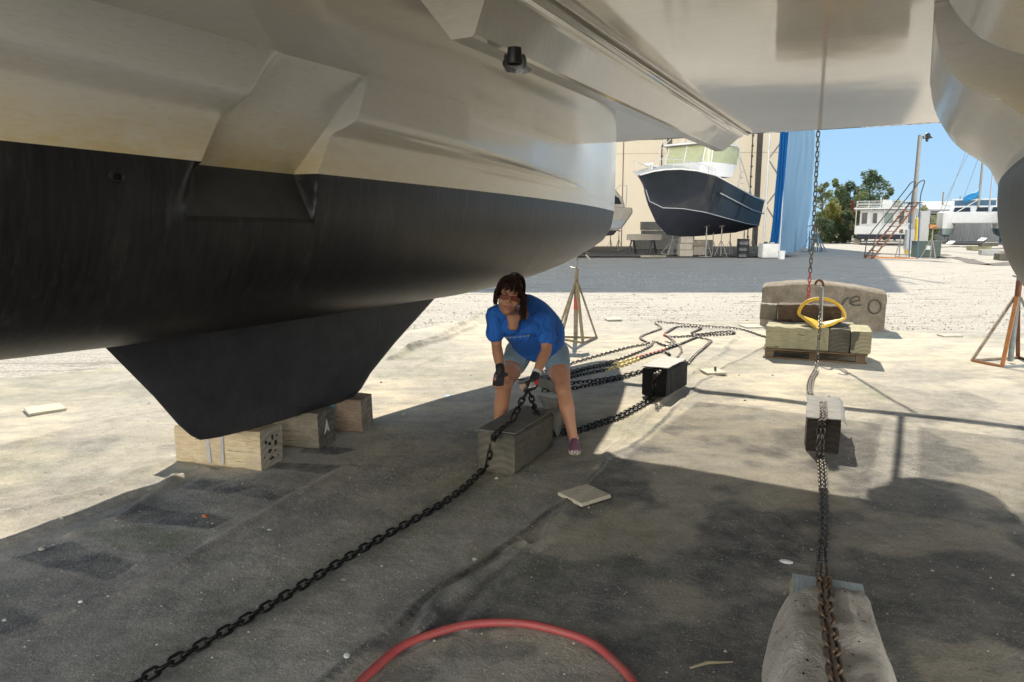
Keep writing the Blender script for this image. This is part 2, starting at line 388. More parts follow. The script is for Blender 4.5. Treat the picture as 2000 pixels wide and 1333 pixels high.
dark = .12 + .80 * right * smoothstep(9.2 - Y, 0, 4.5) * (.55 + .6 * fbm(X, Y, .8, 31))
lift = smoothstep(fbm(X, Y, 1.1, 33), .52, .70)
lift = smoothstep(fbm(X, Y, 1.7, 33), .47, .60)
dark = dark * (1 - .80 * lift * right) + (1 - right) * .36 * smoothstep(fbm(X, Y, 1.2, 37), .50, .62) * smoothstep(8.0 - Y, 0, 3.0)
tan_ = (.35 + .65 * smoothstep(fbm(X, Y, .7, 35), .38, .58)) * smoothstep(Y - .35 * X, 3.2, 6.2)
green = np.zeros(X.shape)
for P in [[(394, 937), (586, 963), (540, 983), (360, 960)], [(534, 908), (679, 914), (644, 931), (522, 920)], [(249, 992), (452, 1018), (406, 1041), (203, 1018)],
          [(133, 1065), (273, 1111), (215, 1146), (23, 1099)], [(-60, 1176), (81, 1210), (87, 1238), (-80, 1290)], [(600, 872), (690, 880), (660, 892), (590, 888)]]:
    pts = px(*P); k = poly_in(wX * .5 + X * .5, wY * .5 + Y * .5, pts); dark = np.where(k, .98, dark)
k = poly_in(wX, wY, px((150, 1050), (270, 1030), (420, 1055), (300, 1100))); green = np.where(k, .8, green)
tan_ = np.maximum(tan_, .40 * lift * right)
green = np.maximum(green, .55 * smoothstep(fbm(X, Y, .9, 41), .56, .72))
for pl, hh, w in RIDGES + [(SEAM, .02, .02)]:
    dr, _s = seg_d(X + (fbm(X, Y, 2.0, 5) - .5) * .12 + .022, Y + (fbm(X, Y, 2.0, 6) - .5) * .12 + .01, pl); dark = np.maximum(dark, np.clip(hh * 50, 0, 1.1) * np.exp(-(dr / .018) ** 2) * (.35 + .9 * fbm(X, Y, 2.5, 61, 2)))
# damp, dirty stain where the foreground chain has lain, bare patch inside the hose loop
CH_A = px((250, 1350), (350, 1300), (480, 1224), (600, 1152), (720, 1078), (850, 1002), (920, 955), (960, 920))
d2, _ = seg_d(X, Y, CH_A); dark = np.maximum(dark, .75 * np.exp(-(d2 / .10) ** 2)); green = np.maximum(green, .4 * np.exp(-((d2 - .12) / .09) ** 2))
dh = np.hypot(X + .04, Y - 2.16); dark = np.where(dh < .46, .12 + .5 * smoothstep(fbm(X, Y, 6, 51), .55, .66), dark)
tan_ = np.where(dh < .46, .3, tan_)
rows = np.stack([X, Y, Z], -1).reshape(-1, 3)
ii = np.arange(nx * ny).reshape(ny, nx)
fq = np.stack([ii[:-1, :-1], ii[:-1, 1:], ii[1:, 1:], ii[1:, :-1]], -1).reshape(-1, 4)
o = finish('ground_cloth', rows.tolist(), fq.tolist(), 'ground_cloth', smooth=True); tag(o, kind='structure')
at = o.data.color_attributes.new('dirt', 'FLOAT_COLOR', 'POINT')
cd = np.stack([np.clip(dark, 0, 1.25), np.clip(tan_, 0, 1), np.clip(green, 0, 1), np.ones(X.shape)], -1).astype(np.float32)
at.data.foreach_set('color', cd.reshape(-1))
def gz(x, y): return float(cloth_h(np.array([float(x)]), np.array([float(y)]))[0])
# ------------------------------------------------------------------ the catamaran
TH = math.atan(.56); A0 = G(345, 872, .29)
cat = empty('catamaran', (A0.x, A0.y, 0), 'huge white catamaran with black antifouling paint standing on timber blocks overhead', 'catamaran', -TH)
def cw(t, q, z): # catamaran local -> world
    return Vector((A0.x + q * math.cos(TH) + t * math.sin(TH), A0.y - q * math.sin(TH) + t * math.cos(TH), z))
ip = np.interp
def bow_f(t): return max(0., 1 - (max(t - 1, 0) / 6.08) ** 2.15)
def zb(t): return float(ip(t, [-5.2, -2.5, -1, -.4, 2.7, 3.49, 4.24, 4.99, 5.96, 6.47, 6.79, 6.95, 7.03, 7.1], [1.3, 1.06, .985, .965, .965, .99, 1.045, 1.125, 1.275, 1.37, 1.50, 1.75, 2.3, 2.93]))
def zwl(t): return 1.893 - .0135 * (t + .3)
def bw(t): return .84 * bow_f(t) * float(ip(t, [-5.2, -2], [.85, 1])) + .02
def step(t): return float(1 - smoothstep(np.array(t), 2.6, 4.95))
def q_l1(t): return float(ip(t, [-5, .6, 1.72, 3.0, 4.4], [1.06, 1.06, 1.01, .84, .50]))
def recess(t, z):
    """weight of the flat hatch recess"""
    tr = float(ip(z, [1.62, 1.88, 2.12, 2.42], [.36, .37, .46, .60])); tl = float(ip(z, [1.62, 1.88, 2.12, 2.42], [-.44, -.30, -.22, -.02]))
    wr = 1 - float(smoothstep(np.array(t), tr - .012, tr + .012)); wl = float(smoothstep(np.array(t), tl - (.12 if z < 1.89 else .07), tl + .03))
    return wr * wl
def q_panel(z): return float(ip(z, [1.60, 1.88, 2.12, 2.42], [.845, .70, .86, 1.045]))
def section(t, inboard=True, stb=False):
    """profile from keel to sheer: list of (q, z)"""
    b, wz, z0 = bw(t), zwl(t), zb(t); s = step(t); pts = []
    wz = max(wz, z0 + .012)
    for k in range(57):                       # canoe body
        a = PI / 2 * k / 56; p = .82
        pts.append((b * math.sin(a) ** p, z0 + (wz - z0) * (1 - math.cos(a) ** .95)))
    if inboard:
        z2 = max(2.135 - .03 * (t + .3), wz + .02); ql1 = q_l1(t)
        bt = b + .10 * (b / .86) + .01       # smooth side without a step
        zt = 2.95
        ctl_s = [(b, wz), (b + .022, wz + .11), (b + .035, z2 - .05), (b + .055, z2 - .008), (b + .12, z2 + .018), (ql1 - .035, z2 + .040), (ql1 - .004, z2 + .075), (ql1 + .0, 2.3), (ql1 + .005, 2.42), (ql1 + .01, zt)]
        if stb:
            ql = float(ip(t, [-5, 2.0, 3.2, 4.6], [1.24, 1.22, 1.12, .70]))
            ctl_s = [(b, wz), (b + .02, wz + .04), (b + .07, 1.97), (b + .13, 2.02), (ql - .13, 2.08), (ql - .07, 2.15), (ql - .03, 2.24), (ql - .01, 2.33), (ql, 2.42), (ql + .01, zt)]
        zs = [max(c[1], z0 + .015 + .002 * i) for i, c in enumerate(ctl_s)]
        ctl = []
        for (q, z), z_ in zip(ctl_s, zs):
            zn = z_; qn = b + (bt - b) * min(1, max(0, (zn - wz) / (zt - wz)))
            ctl.append((q * s + qn * (1 - s), z_))
        sm = spline([(q, z, 0) for q, z in ctl], 8)
        for p in sm[1:]: pts.append((p.x, p.y))
    else:
        for k in range(1, 14):
            f = k / 13; z = wz + (2.93 - wz) * f; pts.append((b + .40 * f ** .8 * min(1, b / .5), max(z, z0 + .01 + .002 * k)))
    return pts
def hull_mesh(side):
    ts = sorted(set([round(v, 4) for v in list(np.linspace(-4.6, -.7, 28)) + list(np.linspace(-.7, .8, 330)) + list(np.linspace(.8, 6.4, 90)) + list(np.linspace(6.4, 7.1, 40))]))
    rows = []
    for t in ts:
        inn = section(t, True, side < 0); out = section(t, False)
        r = []
        for i, (q, z) in enumerate(inn):
            if -.7 < t < .8 and 1.6 < z < 2.44:
                w = recess(t, z) ; qp = min(q, q_panel(z)); q = q * (1 - w) + qp * w
            r.append((q, z))
        full = [(-q, z) for q, z in reversed(out)] + r[1:]
        rows.append([Vector((q * side if side > 0 else 5.0 - q, t, z)) for q, z in full])
    return ts, rows, len(out)
nout = None
for side, nm, lab in ((1, 'hull', None), (-1, 'hull', None)):
    ts, rows, nout = hull_mesh(side)
    mb = MB(); mb.grid(rows, 0, flip=(side > 0))
    n = len(rows[0]); lo_i = nout - 57; hi_i = nout + 55       # canoe body columns
    mi = [];
    for i in range(len(rows) - 1):
        tm = (ts[i] + ts[i + 1]) / 2
        for j in range(n - 1):
            zm = (rows[i][j].z + rows[i][j + 1].z) / 2
            on_panel = j > nout and 1.645 < zm and recess(tm, zm) > .75
            mi.append((2 if on_panel else 1) if lo_i <= j < hi_i else 0)
    mb.m = mi
    # deck lid and stern
    for i in range(len(rows) - 1):
        pass
    base = len(mb.v)
    mb.add([v for r in rows for v in (r[0], r[-1])], [(2 * i, 2 * i + 1, 2 * i + 3, 2 * i + 2) for i in range(len(rows) - 1)], 0)
    mb.add(rows[0], [tuple(range(n))], 0)
    mb.build(nm, ['hull_gelcoat', 'antifouling', 'antifouling_grey'], cat, smooth=True, autos=28)
# keels: lofted foil plates
for qc in (0., 5.):
    mb = MB(); rws = []
    for f, (ta, tb, zz_) in enumerate([(-.46, 2.86, 1.06), (-.38, 2.70, .95), (-.12, 2.10, .62), (.02, 1.78, .42), (.10, 1.66, .33), (.16, 1.58, .287), (.24, 1.50, .275)]):
        r = []; N = 22; th = .085 - .02 * (f / 6) if f < 6 else .05
        for k in range(2 * N):
            a = 2 * PI * k / (2 * N); cx = (1 - math.cos(a)) / 2
            y = th * (math.sin(a)) * (1.25 - .6 * cx) * (1 if abs(math.sin(a)) > 0 else 0)
            zt = zz_
            if f >= 4: zt = zz_ - .018 * cx
            r.append(Vector((qc + y, ta + (tb - ta) * cx, zt)))
        r.append(r[0].copy()); rws.append(r)
    mb.grid(rws); mb.add(rws[-1][:-1], [tuple(range(len(rws[-1]) - 1))]); mb.build('keel', 'keel_paint', cat, smooth=True, autos=50)
# bridge deck slab
mb = MB(); prof = [(-2.3, 2.42), (4.30, 2.42), (4.345, 2.428), (4.375, 2.45), (4.40, 2.50), (4.43, 2.60), (-2.3, 2.60)]
cols = []
qs = [.40 + 4.2 * k / 60 for k in range(61)]
rws = []
for t, z in [(-2.3 + 6.6 * k / 60, 2.42) for k in range(61)] + prof[2:]:
    lo = -.1 if t < 4.2 else .40
    rws.append([Vector((lo + .15 + (4.7 - 2 * lo) * k / 60, t, z)) for k in range(61)])
mb.grid(rws); mb.add([rws[-1][0], rws[-1][-1], rws[-2][-1], rws[-2][0]], [(0, 1, 2, 3)])
mb.build('bridge_deck', 'gelcoat', cat, smooth=True, autos=60)
# nacelle under the bridge deck
mb = MB(); rws = []
def nsec(f):
    L = lambda a, b: a + (b - a) * f
    zb_ = L(2.188, 2.268)
    return [(L(2.17, 2.0), 2.43), (L(2.22, 2.04), 2.41), (L(2.425, 2.11), zb_ + .012), (L(2.437, 2.122), zb_), (L(2.512, 2.195), zb_), (L(2.522, 2.205), zb_ + .010), (L(2.552, 2.30), L(2.335, 2.372)), (L(2.558, 2.312), L(2.348, 2.380)), (L(2.575, 2.326), L(2.350, 2.383)), (L(2.582, 2.34), L(2.362, 2.392)), (L(2.572, 2.345), L(2.372, 2.398)), (L(2.580, 2.37), 2.43)]
for k in range(25):
    f = k / 24; t = -.56 + 4.70 * f
    rws.append([Vector((q, t + ((2.43 - z) * (-.25) if k == 0 else (z - 2.27) * .5 if k == 24 else 0), z)) for q, z in nsec(f)])
mb.grid(rws); mb.add(rws[0], [tuple(range(12))]); mb.add(rws[-1], [tuple(range(12))[::-1]])
nacelle = mb.build('nacelle', 'gelcoat', cat, smooth=True, autos=12)
# flange rails where the nacelle is bolted on, running on to the forward edge
for dq, w, h in ((.012, .022, .03), (.05, .012, .018)):
    mb = MB(); mb.beam((2.60 + dq, -2.2, 2.42 - h / 2 + .004), (2.385 + dq, 4.18 - dq, 2.42 - h / 2 + .004), w, h); mb.build('flange_rail', 'gelcoat', nacelle, bevel=.004)
# exhaust/drain stub with crumpled foil
p0 = G(1005, 112, 2.165); inv = Matrix.Rotation(TH, 3, 'Z')
def loc(P): v = inv @ (Vector(P) - Vector((A0.x, A0.y, 0))); return v   # x=q, y=t
pl = loc(p0); pl = Vector((pl.x, pl.y, 2.165))
mb = MB(pl * 0)
ringp = [(0.024, .03), (.026, 0), (.026, -.022), (.022, -.023), (.021, -.01)]
mb.lathe(ringp, pl, 18); db = mb.build('drain_pipe', 'black_fitting', cat, smooth=True, autos=40)
mb = MB(); r_ = []
for i in range(7):
    row = []
    for k in range(15):
        a = PI * .9 * k / 14 - .6 + 1.2; rr = .030 + .006 * random.random() + i * .002
        row.append(pl + Vector((rr * math.cos(a) + (.012 if i > 4 else 0), rr * math.sin(a) * 1.2, .015 - i * .010 + random.uniform(-.003, .003))))
    r_.append(row)
mb.grid(r_); mb.build('foil_wrap', 'foil', db)
# fitting at the forward edge
pf = loc(G(1462, 262, 2.41)); mb = MB(); mb.lathe([(.03, .03), (.04, .012), (.038, -.005), (.02, -.012)], (pf.x, pf.y - .03, 2.42), 16); mb.build('deck_fitting', 'black_fitting', cat, smooth=True)
# through-hull skin fitting below the boot line
qf, tf, zf = bw(-.7) + .0, -.72, 1.845
pf = loc(D(338, 342, 2.9)); 
mb = MB(); ctr = Vector((bw(-.8) - .012, -.78, 1.80))
for k in range(2): mb.tube([ctr + Vector((.012 + .006 * k, .032 * math.cos(a * PI / 8) * (1 - .2 * k), .022 * math.sin(a * PI / 8) * (1 - .2 * k))) for a in range(16)], .005, 6, closed=True)
mb.build('skin_fitting', 'antifouling', cat, smooth=True)
# deck gear over the bows
mb = MB(); mb.tube([(.0, 7.08, 2.86), (5.0, 7.08, 2.86)], .055, 12); mb.build('crossbeam', 'gelcoat', cat, smooth=True)
mb = MB(); mb.box((2.5, 5.77, 2.87), (.03, 2.6, .05)); mb.build('centre_beam', 'gelcoat', cat)
simple('net', (.05, .05, .05), .8, bump=0)
mb = MB()
for side in (0, 1):
    q0, q1 = ((.88, 2.36), (2.64, 4.2))[side]; t0, t1 = 4.75, 6.68
    n = int((q1 - q0) / .036)
    for k in range(n + 1): q = q0 + (q1 - q0) * k / n; mb.beam((q, t0, 2.86), (q, t1, 2.86), .0055)
    n = int((t1 - t0) / .036)
    for k in range(n + 1): t = t0 + (t1 - t0) * k / n; mb.beam((q0, t, 2.866), (q1, t, 2.866), .0055)
mb.build('trampoline', 'net', cat)
mb = MB(); mb.box((2.5, .8, 3.3), (3.6, 4.8, .8)); mb.build('cabin', 'gelcoat', cat, bevel=.15)
mb = MB()  # unseen lumps added above the net only to throw shadows on the ground
for k, (q, t, z, r) in enumerate([(2.72, 5.15, 3.02, .30), (2.55, 4.95, 2.98, .22), (3.75, 5.3, 3.0, .34), (3.6, 5.9, 3.1, .30), (3.9, 6.2, 3.0, .25), (3.45, 5.4, 2.95, .22), (4.1, 6.4, 3.1, .38), (4.3, 5.9, 3.3, .40), (4.05, 6.8, 3.0, .25)]):
    mb.lathe([(r * math.sin(PI * i / 10) * (1 + .1 * math.sin(i * 2 + k)) + .001, z - 2.9 - r * math.cos(PI * i / 10) * .9) for i in range(11)], (q, t, 2.9), 16)
mb.build('shadow_lumps', 'net', cat, smooth=True)
for q in (-.55, 5.5):
    for t in (5.0, 6.0, 6.9): mb = MB(); mb.tube([(q, t, 2.9), (q, t, 3.55)], .013, 6); mb.build('stanchion', 'gelcoat', cat)
    for z in (3.22, 3.54): mb = MB(); mb.tube([(q, 3.0, z), (q, 5, z), (q, 6.9, z)], .006, 5); mb.build('lifeline', 'gelcoat', cat)
def wood(name, c1, c2, cend, stain=None, sc=1.0):
    m = mk(name, c1, .85, 0, .2)
    wv = m.n('ShaderNodeTexNoise', Scale=9 * sc, Detail=3, Roughness=.5, Distortion=.4); m.L(m.vec((.22, 1.6, 2.6)), wv.inputs['Vector'])
    st = m.math('FRACT', m.math('MULTIPLY', wv.outputs[0], 9)); st = m.math('ABSOLUTE', m.math('SUBTRACT', st, .5))
    mr = m.n('ShaderNodeMapRange'); mr.inputs['From Max'].default_value = .5; m.L(st, mr.inputs[0])
    c = m.mix(mr.outputs[0], c1, c2)
    c = m.mix(m.math('MULTIPLY', m.noise(3, 6, .7, lo=.42, hi=.7), .7), c, stain or tuple(k * .45 for k in c2))
    c = m.mix(m.noise(30, 4, .7, scale=(.25, 2, 2), lo=.62, hi=.7), c, tuple(k * .3 for k in c2))
    m.color(c); m.bump(mr.outputs[0], .25, .002); m.bump(m.noise(45, 4, .7, scale=(.2, 2, 2)), .5, .004)
    e = mk(name + '_end', cend, .9, 0, .15)
    r = m2 = e.n('ShaderNodeTexWave', Scale=7 * sc, Distortion=2.5, Detail=2); r.wave_type = 'RINGS'; r.rings_direction = 'X'
    mp = e.n('ShaderNodeMapping'); mp.inputs['Location'].default_value = (0, .05, .12); e.L(e.tc.outputs['Object'], mp.inputs[0]); e.L(mp.outputs[0], r.inputs['Vector'])
    c = e.mix(r.outputs[0], cend, tuple(k * .72 for k in cend)); c = e.mix(e.noise(5, 6, .7, lo=.45, hi=.68), c, stain or tuple(k * .4 for k in cend))
    e.color(c); e.bump(e.noise(60, 4, .7), .4, .003)
wood('pine', (.50, .42, .28), (.40, .31, .185), (.34, .31, .26), (.30, .26, .19))
wood('grey_wood', (.27, .24, .18), (.19, .17, .13), (.16, .155, .125))
wood('brown_wood', (.30, .235, .175), (.23, .17, .12), (.33, .29, .23))
wood('treated_wood', (.38, .35, .23), (.28, .26, .155), (.31, .28, .19), (.22, .21, .14))
wood('dark_wood', (.13, .09, .06), (.07, .05, .035), (.04, .035, .03), (.02, .017, .014))
wood('olive_wood', (.12, .112, .088), (.08, .074, .058), (.12, .11, .085), (.05, .05, .04))
wood('black_wood', (.035, .034, .033), (.02, .02, .02), (.012, .012, .012), (.012, .012, .012))
wood('pallet_wood', (.20, .14, .09), (.13, .09, .055), (.15, .11, .07))
wood('pale_wood', (.50, .47, .38), (.40, .37, .29), (.42, .38, .30), (.36, .33, .26))
wood('blue_end_wood', (.46, .53, .58), (.34, .41, .46), (.46, .53, .58), (.28, .32, .35))
m = simple('chain_black', (.035, .033, .032), .42, .85, var=.5, sc=30, bump=.3)
m = simple('chain_steel', (.20, .18, .155), .38, .9, var=.5, sc=30, bump=.3, dark=(.05, .045, .04))
m = simple('chain_rusty', (.13, .115, .095), .5, .7, sc=26, bump=.4, dark=(.15, .085, .042))
simple('chain_red', (.45, .05, .05), .5, .1, sc=30)
simple('chain_yellow', (.62, .50, .18), .5, .1, sc=30)
simple('mat_rubber', (.15, .15, .135), .85, 0, sc=7, dark=(.085, .085, .075), bump=.4)
simple('mat_grey', (.36, .36, .35), .8, 0, sc=8, dark=(.24, .24, .23), bump=.4)
m = mk('felt', (.26, .245, .215), .95, 0, .1)
c = m.mix(m.noise(3.5, 6, .7, lo=.3, hi=.7), (.27, .255, .23), (.42, .40, .36)); c = m.mix(m.noise(38, 2, .5, lo=.68, hi=.72), c, (.05, .04, .035)); m.color(c)
m.bump(m.noise(7, 5, .7, scale=(1, 1, 1)), .7, .03); m.bump(m.noise(110, 4, .8), .6, .004)
simple('galv', (.30, .30, .29), .45, .6, sc=9, dark=(.19, .19, .18), bump=.1)
simple('anchor_yellow', (.72, .47, .03), .45, 0, sc=14, dark=(.60, .36, .03), bump=.15)
simple('rust', (.20, .085, .04), .85, .1, sc=14, dark=(.10, .05, .03), bump=.4)
simple('old_paint', (.30, .27, .21), .7, .1, sc=16, dark=(.13, .085, .05), bump=.3)
simple('blue_paint', (.20, .27, .30), .65, .1, sc=14, dark=(.16, .15, .12), bump=.3)
simple('orange_paint', (.46, .19, .06), .6, 0, sc=14, dark=(.30, .12, .04), bump=.2)
simple('red_paint', (.5, .06, .04), .55, 0, sc=14, bump=.2)
simple('yellow_old', (.27, .23, .13), .65, 0, sc=14, dark=(.2, .15, .07), bump=.2)
simple('dark_metal', (.06, .06, .06), .5, .5, sc=12)
simple('white_cloth', (.7, .72, .74), .8, 0, sc=9, bump=.3)
simple('hose_red', (.34, .045, .05), .5, 0, sc=14, dark=(.26, .07, .06), bump=.4)
m = mk('concrete', (.33, .29, .23), .95, 0, .2)
c = m.mix(m.noise(3, 7, .75, lo=.35, hi=.68), (.16, .135, .10), (.32, .275, .21)); c = m.mix(m.noise(40, 3, .7, lo=.55, hi=.7), c, (.12, .11, .09)); m.color(c)
m.bump(m.noise(9, 7, .75), .7, .05); m.bump(m.voro(60, lo=0, hi=.5), .4, .008)
simple('spray_black', (.05, .046, .04), .95, sc=30, dark=(.12, .105, .085))
simple('stain_black', (.02, .02, .02), .8); simple('chalk_blue', (.10, .30, .42), .8); simple('chalk_white', (.6, .6, .57), .8)

def timber(name, near, ldir, L, W, Hh, mats, label, z0=None, side=1, group=None, cat='timber block', bev=.014, parent=None, jit=.006, tilt=0):
    """near: ground corner; ldir: long direction; the width runs to the side (left=+1) of ldir"""
    l = Vector((ldir[0], ldir[1], 0)).normalized(); w = Vector((-l.y, l.x, 0)) * side
    z0 = (gz(near[0], near[1]) - .006) if z0 is None else z0
    c = Vector((near[0], near[1], z0)) + l * L / 2 + w * W / 2
    NS = 10; mb = MB(); rings = []
    for i in range(NS + 1):
        x = -L / 2 + L * i / NS; r = []
        b = bev
        for (y, z) in [(-W / 2 + b, 0), (W / 2 - b, 0), (W / 2, b), (W / 2, Hh - b), (W / 2 - b, Hh), (-W / 2 + b, Hh), (-W / 2, Hh - b), (-W / 2, b)]:
            r.append(Vector((x + random.uniform(-jit, jit) * (1 if 0 < i < NS else .6), y + random.uniform(-jit, jit), z + (random.uniform(-jit, jit) if z > 0.02 else 0))))
        r.append(r[0].copy()); rings.append(r)
    mb.grid(rings, 0); n = 8
    mb.add(rings[0][:-1], [tuple(range(n))], 1); mb.add(rings[-1][:-1], [tuple(range(n))[::-1]], 1)
    o = mb.build(name, mats, parent, smooth=False)
    o.location = c; o.rotation_euler = (0, tilt, math.atan2(l.y, l.x))
    # face normals outward
    import bmesh
    bm = bmesh.new(); bm.from_mesh(o.data); bmesh.ops.recalc_face_normals(bm, faces=bm.faces); bm.to_mesh(o.data); bm.free()
    return tag(o, label, cat, group)
GB = 'timber blocks under the keel'
KZ = .272
b1 = timber('timber_block', (-1.64, 4.49), (-.59, .17), .66, .25, KZ - .012, ['pine', 'pine_end'], 'pale yellow pine block with blue streaks and a black spotted end, nearest under the keel', side=-1, group=GB, z0=.012)
b2 = timber('timber_block', (-1.38, 4.93), (-.97, .24), .78, .25, KZ - .018, ['grey_wood', 'grey_wood_end'], 'grey timber block with a white arrow on its dark end, middle one under the keel', side=-1, group=GB, z0=.020)
b3 = timber('timber_block', (-1.16, 5.37), (-.98, .12), .78, .26, KZ - .014, ['brown_wood', 'brown_wood_end'], 'reddish brown timber block with a pale end and blue smear, farthest under the keel', side=-1, group=GB, z0=.012)
def decal(parent, name, mat, polys, x=None, y=None, z=None, th=.002):
    """thin paint marks laid on one face of a timber, in its local frame"""
    mb = MB()
    for P in polys:
        if x is not None: pts = [Vector((x, a, b)) for a, b in P]; ax = (th, 0, 0)
        elif y is not None: pts = [Vector((a, y, b)) for a, b in P]; ax = (0, -th, 0)
        else: pts = [Vector((a, b, z)) for a, b in P]; ax = (0, 0, th)
        mb.prism(pts, ax)
    o = mb.build(name, mat, parent); return o
def blob(cx, cy, r, n=9, sx=1, sy=1): return [(cx + sx * r * random.uniform(.6, 1.1) * math.cos(2 * PI * k / n), cy + sy * r * random.uniform(.6, 1.1) * math.sin(2 * PI * k / n)) for k in range(n)]
# marks: local x axis points away from the boat's inner side, so the visible end is x = -L/2, visible face y = +W/2
for _ in range(18): decal(b1, 'black_spot', 'stain_black', [blob(random.uniform(-.09, .09), random.uniform(.05, .21), random.uniform(.006, .017))], x=-.332, th=-.001 - .0003 * _)
decal(b1, 'chalk_streak', 'mat_grey', [[(-.05, .02), (-.03, .03), (-.035, .24), (-.06, .24)], [(.05, .03), (.075, .02), (.08, .20), (.055, .20)]], y=.129)
decal(b1, 'blue_smear', 'chalk_blue', [blob(.06, .225, .025, sx=1.3)], y=.131)
decal(b2, 'arrow_mark', 'chalk_white', [[(.0, .19), (-.038, .09), (-.006, .115), (.0, .112), (.006, .115), (.038, .09)]], x=-.392, th=-.003)
decal(b3, 'blue_smear', 'chalk_blue', [blob(-.14, .2, .05, sx=.9), blob(-.12, .16, .03, sy=2)], y=.135)
# block in the middle with a rubber mat
cb_ = timber('timber_block', (.02, 4.42), (.42, .907), .66, .27, .265, ['olive_wood', 'olive_wood_end'], 'dark olive timber block with a grey mat on top, in front of the woman', side=1, bev=.02)
def mat_sheet(name, o, L, W, Hh, mat, label, over, side_drop=(0, 0), x0=None, th=.008, curl=.012, sc=1):
    """limp mat lying on a block: grid in the block's frame"""
    x0 = -L / 2 if x0 is None else x0
    top = []; bot = []
    NX, NY = 18, 18
    for i in range(NX + 1):
        x = x0 + over[0] + (L - over[0] - over[1]) * i / NX; r = []; rb = []
        for j in range(NY + 1):
            u = -W / 2 - side_drop[0] + (W + side_drop[0] + side_drop[1]) * j / NY
            y, z = u, Hh + .006
            for sgn, dr in ((-1, side_drop[0]), (1, side_drop[1])):
                ex_ = sgn * u - W / 2
                if ex_ > 0:
                    y = sgn * (W / 2 + ex_ * .55 + .006); z = Hh + .006 - ex_ * .80
            z += (mnoise.noise(Vector((x * 7, u * 7, 3.3))) * .5 + .5) * curl
            y += mnoise.noise(Vector((x * 5, u * 2, 9))) * .008
            xx = x + mnoise.noise(Vector((u * 9, i * .1, 1))) * .008
            r.append(Vector((xx, y, z + th))); rb.append(Vector((xx, y, z)))
        top.append(r); bot.append(rb)
    mb = MB(); mb.grid(top); mb.grid(bot, flip=True)
    for a, b in ((top[0], bot[0]), (bot[-1], top[-1])): mb.grid([a, b])
    mb.grid([[r[0] for r in bot], [r[0] for r in top]]); mb.grid([[r[-1] for r in top], [r[-1] for r in bot]])
    m_ = mb.build(name, mat, None, smooth=True, autos=50)
    m_.location = o.location; m_.rotation_euler = o.rotation_euler
    return tag(m_, label, 'mat')
mat_sheet('chafe_mat', cb_, .66, .27, .265, 'mat_rubber', 'grey rubber mat lying on the olive block in front of the woman', (.0, -.02), (.0, .015))
bb = timber('timber_block', (1.42, 6.44), (.52, .85), .60, .24, .255, ['black_wood', 'black_wood_end'], 'black stained timber block between the chain pile and the doubled chain', side=1)
mat_sheet('chafe_mat', bb, .60, .24, .255, 'mat_grey', 'torn pale mat on the black timber block', (.02, .04), (.0, .01), curl=.022)
rb = timber('timber_block', (2.09, 4.93), (.386, .922), .70, .225, .235, ['dark_wood', 'dark_wood_end'], 'dark brown timber block under the chain, right of centre', side=-1)
mat_sheet('chafe_mat', rb, .70, .225, .235, 'mat_grey', 'light grey mat on the dark brown block, its corner sticking out', (.0, .0), (.05, .0), curl=.02)
# foreground block under felt
fb = timber('timber_block', (1.085, 2.60), (-.35, -.94), .95, .25, .25, ['treated_wood', 'blue_end_wood_end'], 'timber block with a sawn blue grey top end showing beyond the felt, bottom right', side=1, bev=.01)
tp = finish('sawn_top', [(-.475, -.12, .250), (-.475, .12, .250), (-.30, .12, .250), (-.30, -.12, .250), (-.478, -.124, .2605), (-.478, .124, .2605), (-.30, .124, .2605), (-.30, -.124, .2605)], [(3, 2, 1, 0), (4, 5, 6, 7), (0, 1, 5, 4), (1, 2, 6, 5), (2, 3, 7, 6), (3, 0, 4, 7)], 'blue_end_wood', fb)
rows = []; rowsb = []
for i in range(61):
    f = i / 60; x = -.355 + .78 * f; r = []; r2 = []
    for j in range(81):
        u = (j / 80 - .5) * 2                       # -1..1 across
        wd = .40 - .05 * abs(u) ** 3
        s_ = u * wd; hw = .128
        a_ = abs(s_)
        if a_ < hw - .04: y = a_; z = .263
        else:
            e = a_ - (hw - .04); R_ = .06
            if e < R_ * 1.15: an = e / R_; y = hw - .04 + R_ * math.sin(an); z = .263 - R_ * (1 - math.cos(an))
            else: e2 = e - R_ * 1.15; an = 1.15; y = hw - .04 + R_ * math.sin(an) + e2 * (.30 + .12 * f); z = .263 - R_ * (1 - math.cos(an)) - e2 * .90
        y *= (1 if s_ > 0 else -1)
        n1 = mnoise.noise(Vector((x * 6, s_ * 5, 2.1))); n2 = mnoise.noise(Vector((x * 14, s_ * 14, 7)))
        z += n1 * .022 + n2 * .007 + .019; y += mnoise.noise(Vector((x * 4, s_ * 3, 5))) * .035 * smoothstep(np.array(a_), .1, .3).item()
        fold = math.exp(-((s_ - .045 - .05 * f) / .018) ** 2) * math.exp(-((f - .18) / .22) ** 2); z += fold * .022
        xx = x - (.05 * math.exp(-((s_ - .02) / .05) ** 2) if False else 0) + (mnoise.noise(Vector((s_ * 6, 0, 4))) * .03 + (.05 if s_ < -.06 else 0) * smoothstep(np.array(-s_), .05, .12).item()) * (1 - f)
        z = max(z, .012)
        r.append(Vector((xx, y, z))); r2.append(Vector((xx, y * .97, z - .007)))
    rows.append(r); rowsb.append(r2)
mb = MB(); mb.grid(rows); mb.grid(rowsb, flip=True); mb.grid([rowsb[0], rows[0]]); mb.grid([rows[-1], rowsb[-1]]); mb.grid([[r[0] for r in rows], [r[0] for r in rowsb]]); mb.grid([[r[-1] for r in rowsb], [r[-1] for r in rows]])
fl = mb.build('felt_blanket', 'felt', None, smooth=True, autos=60); fl.location = fb.location; fl.rotation_euler = fb.rotation_euler
tag(fl, 'worn grey felt blanket draped over the timber block, bottom right', 'blanket')
def cov(z): return z
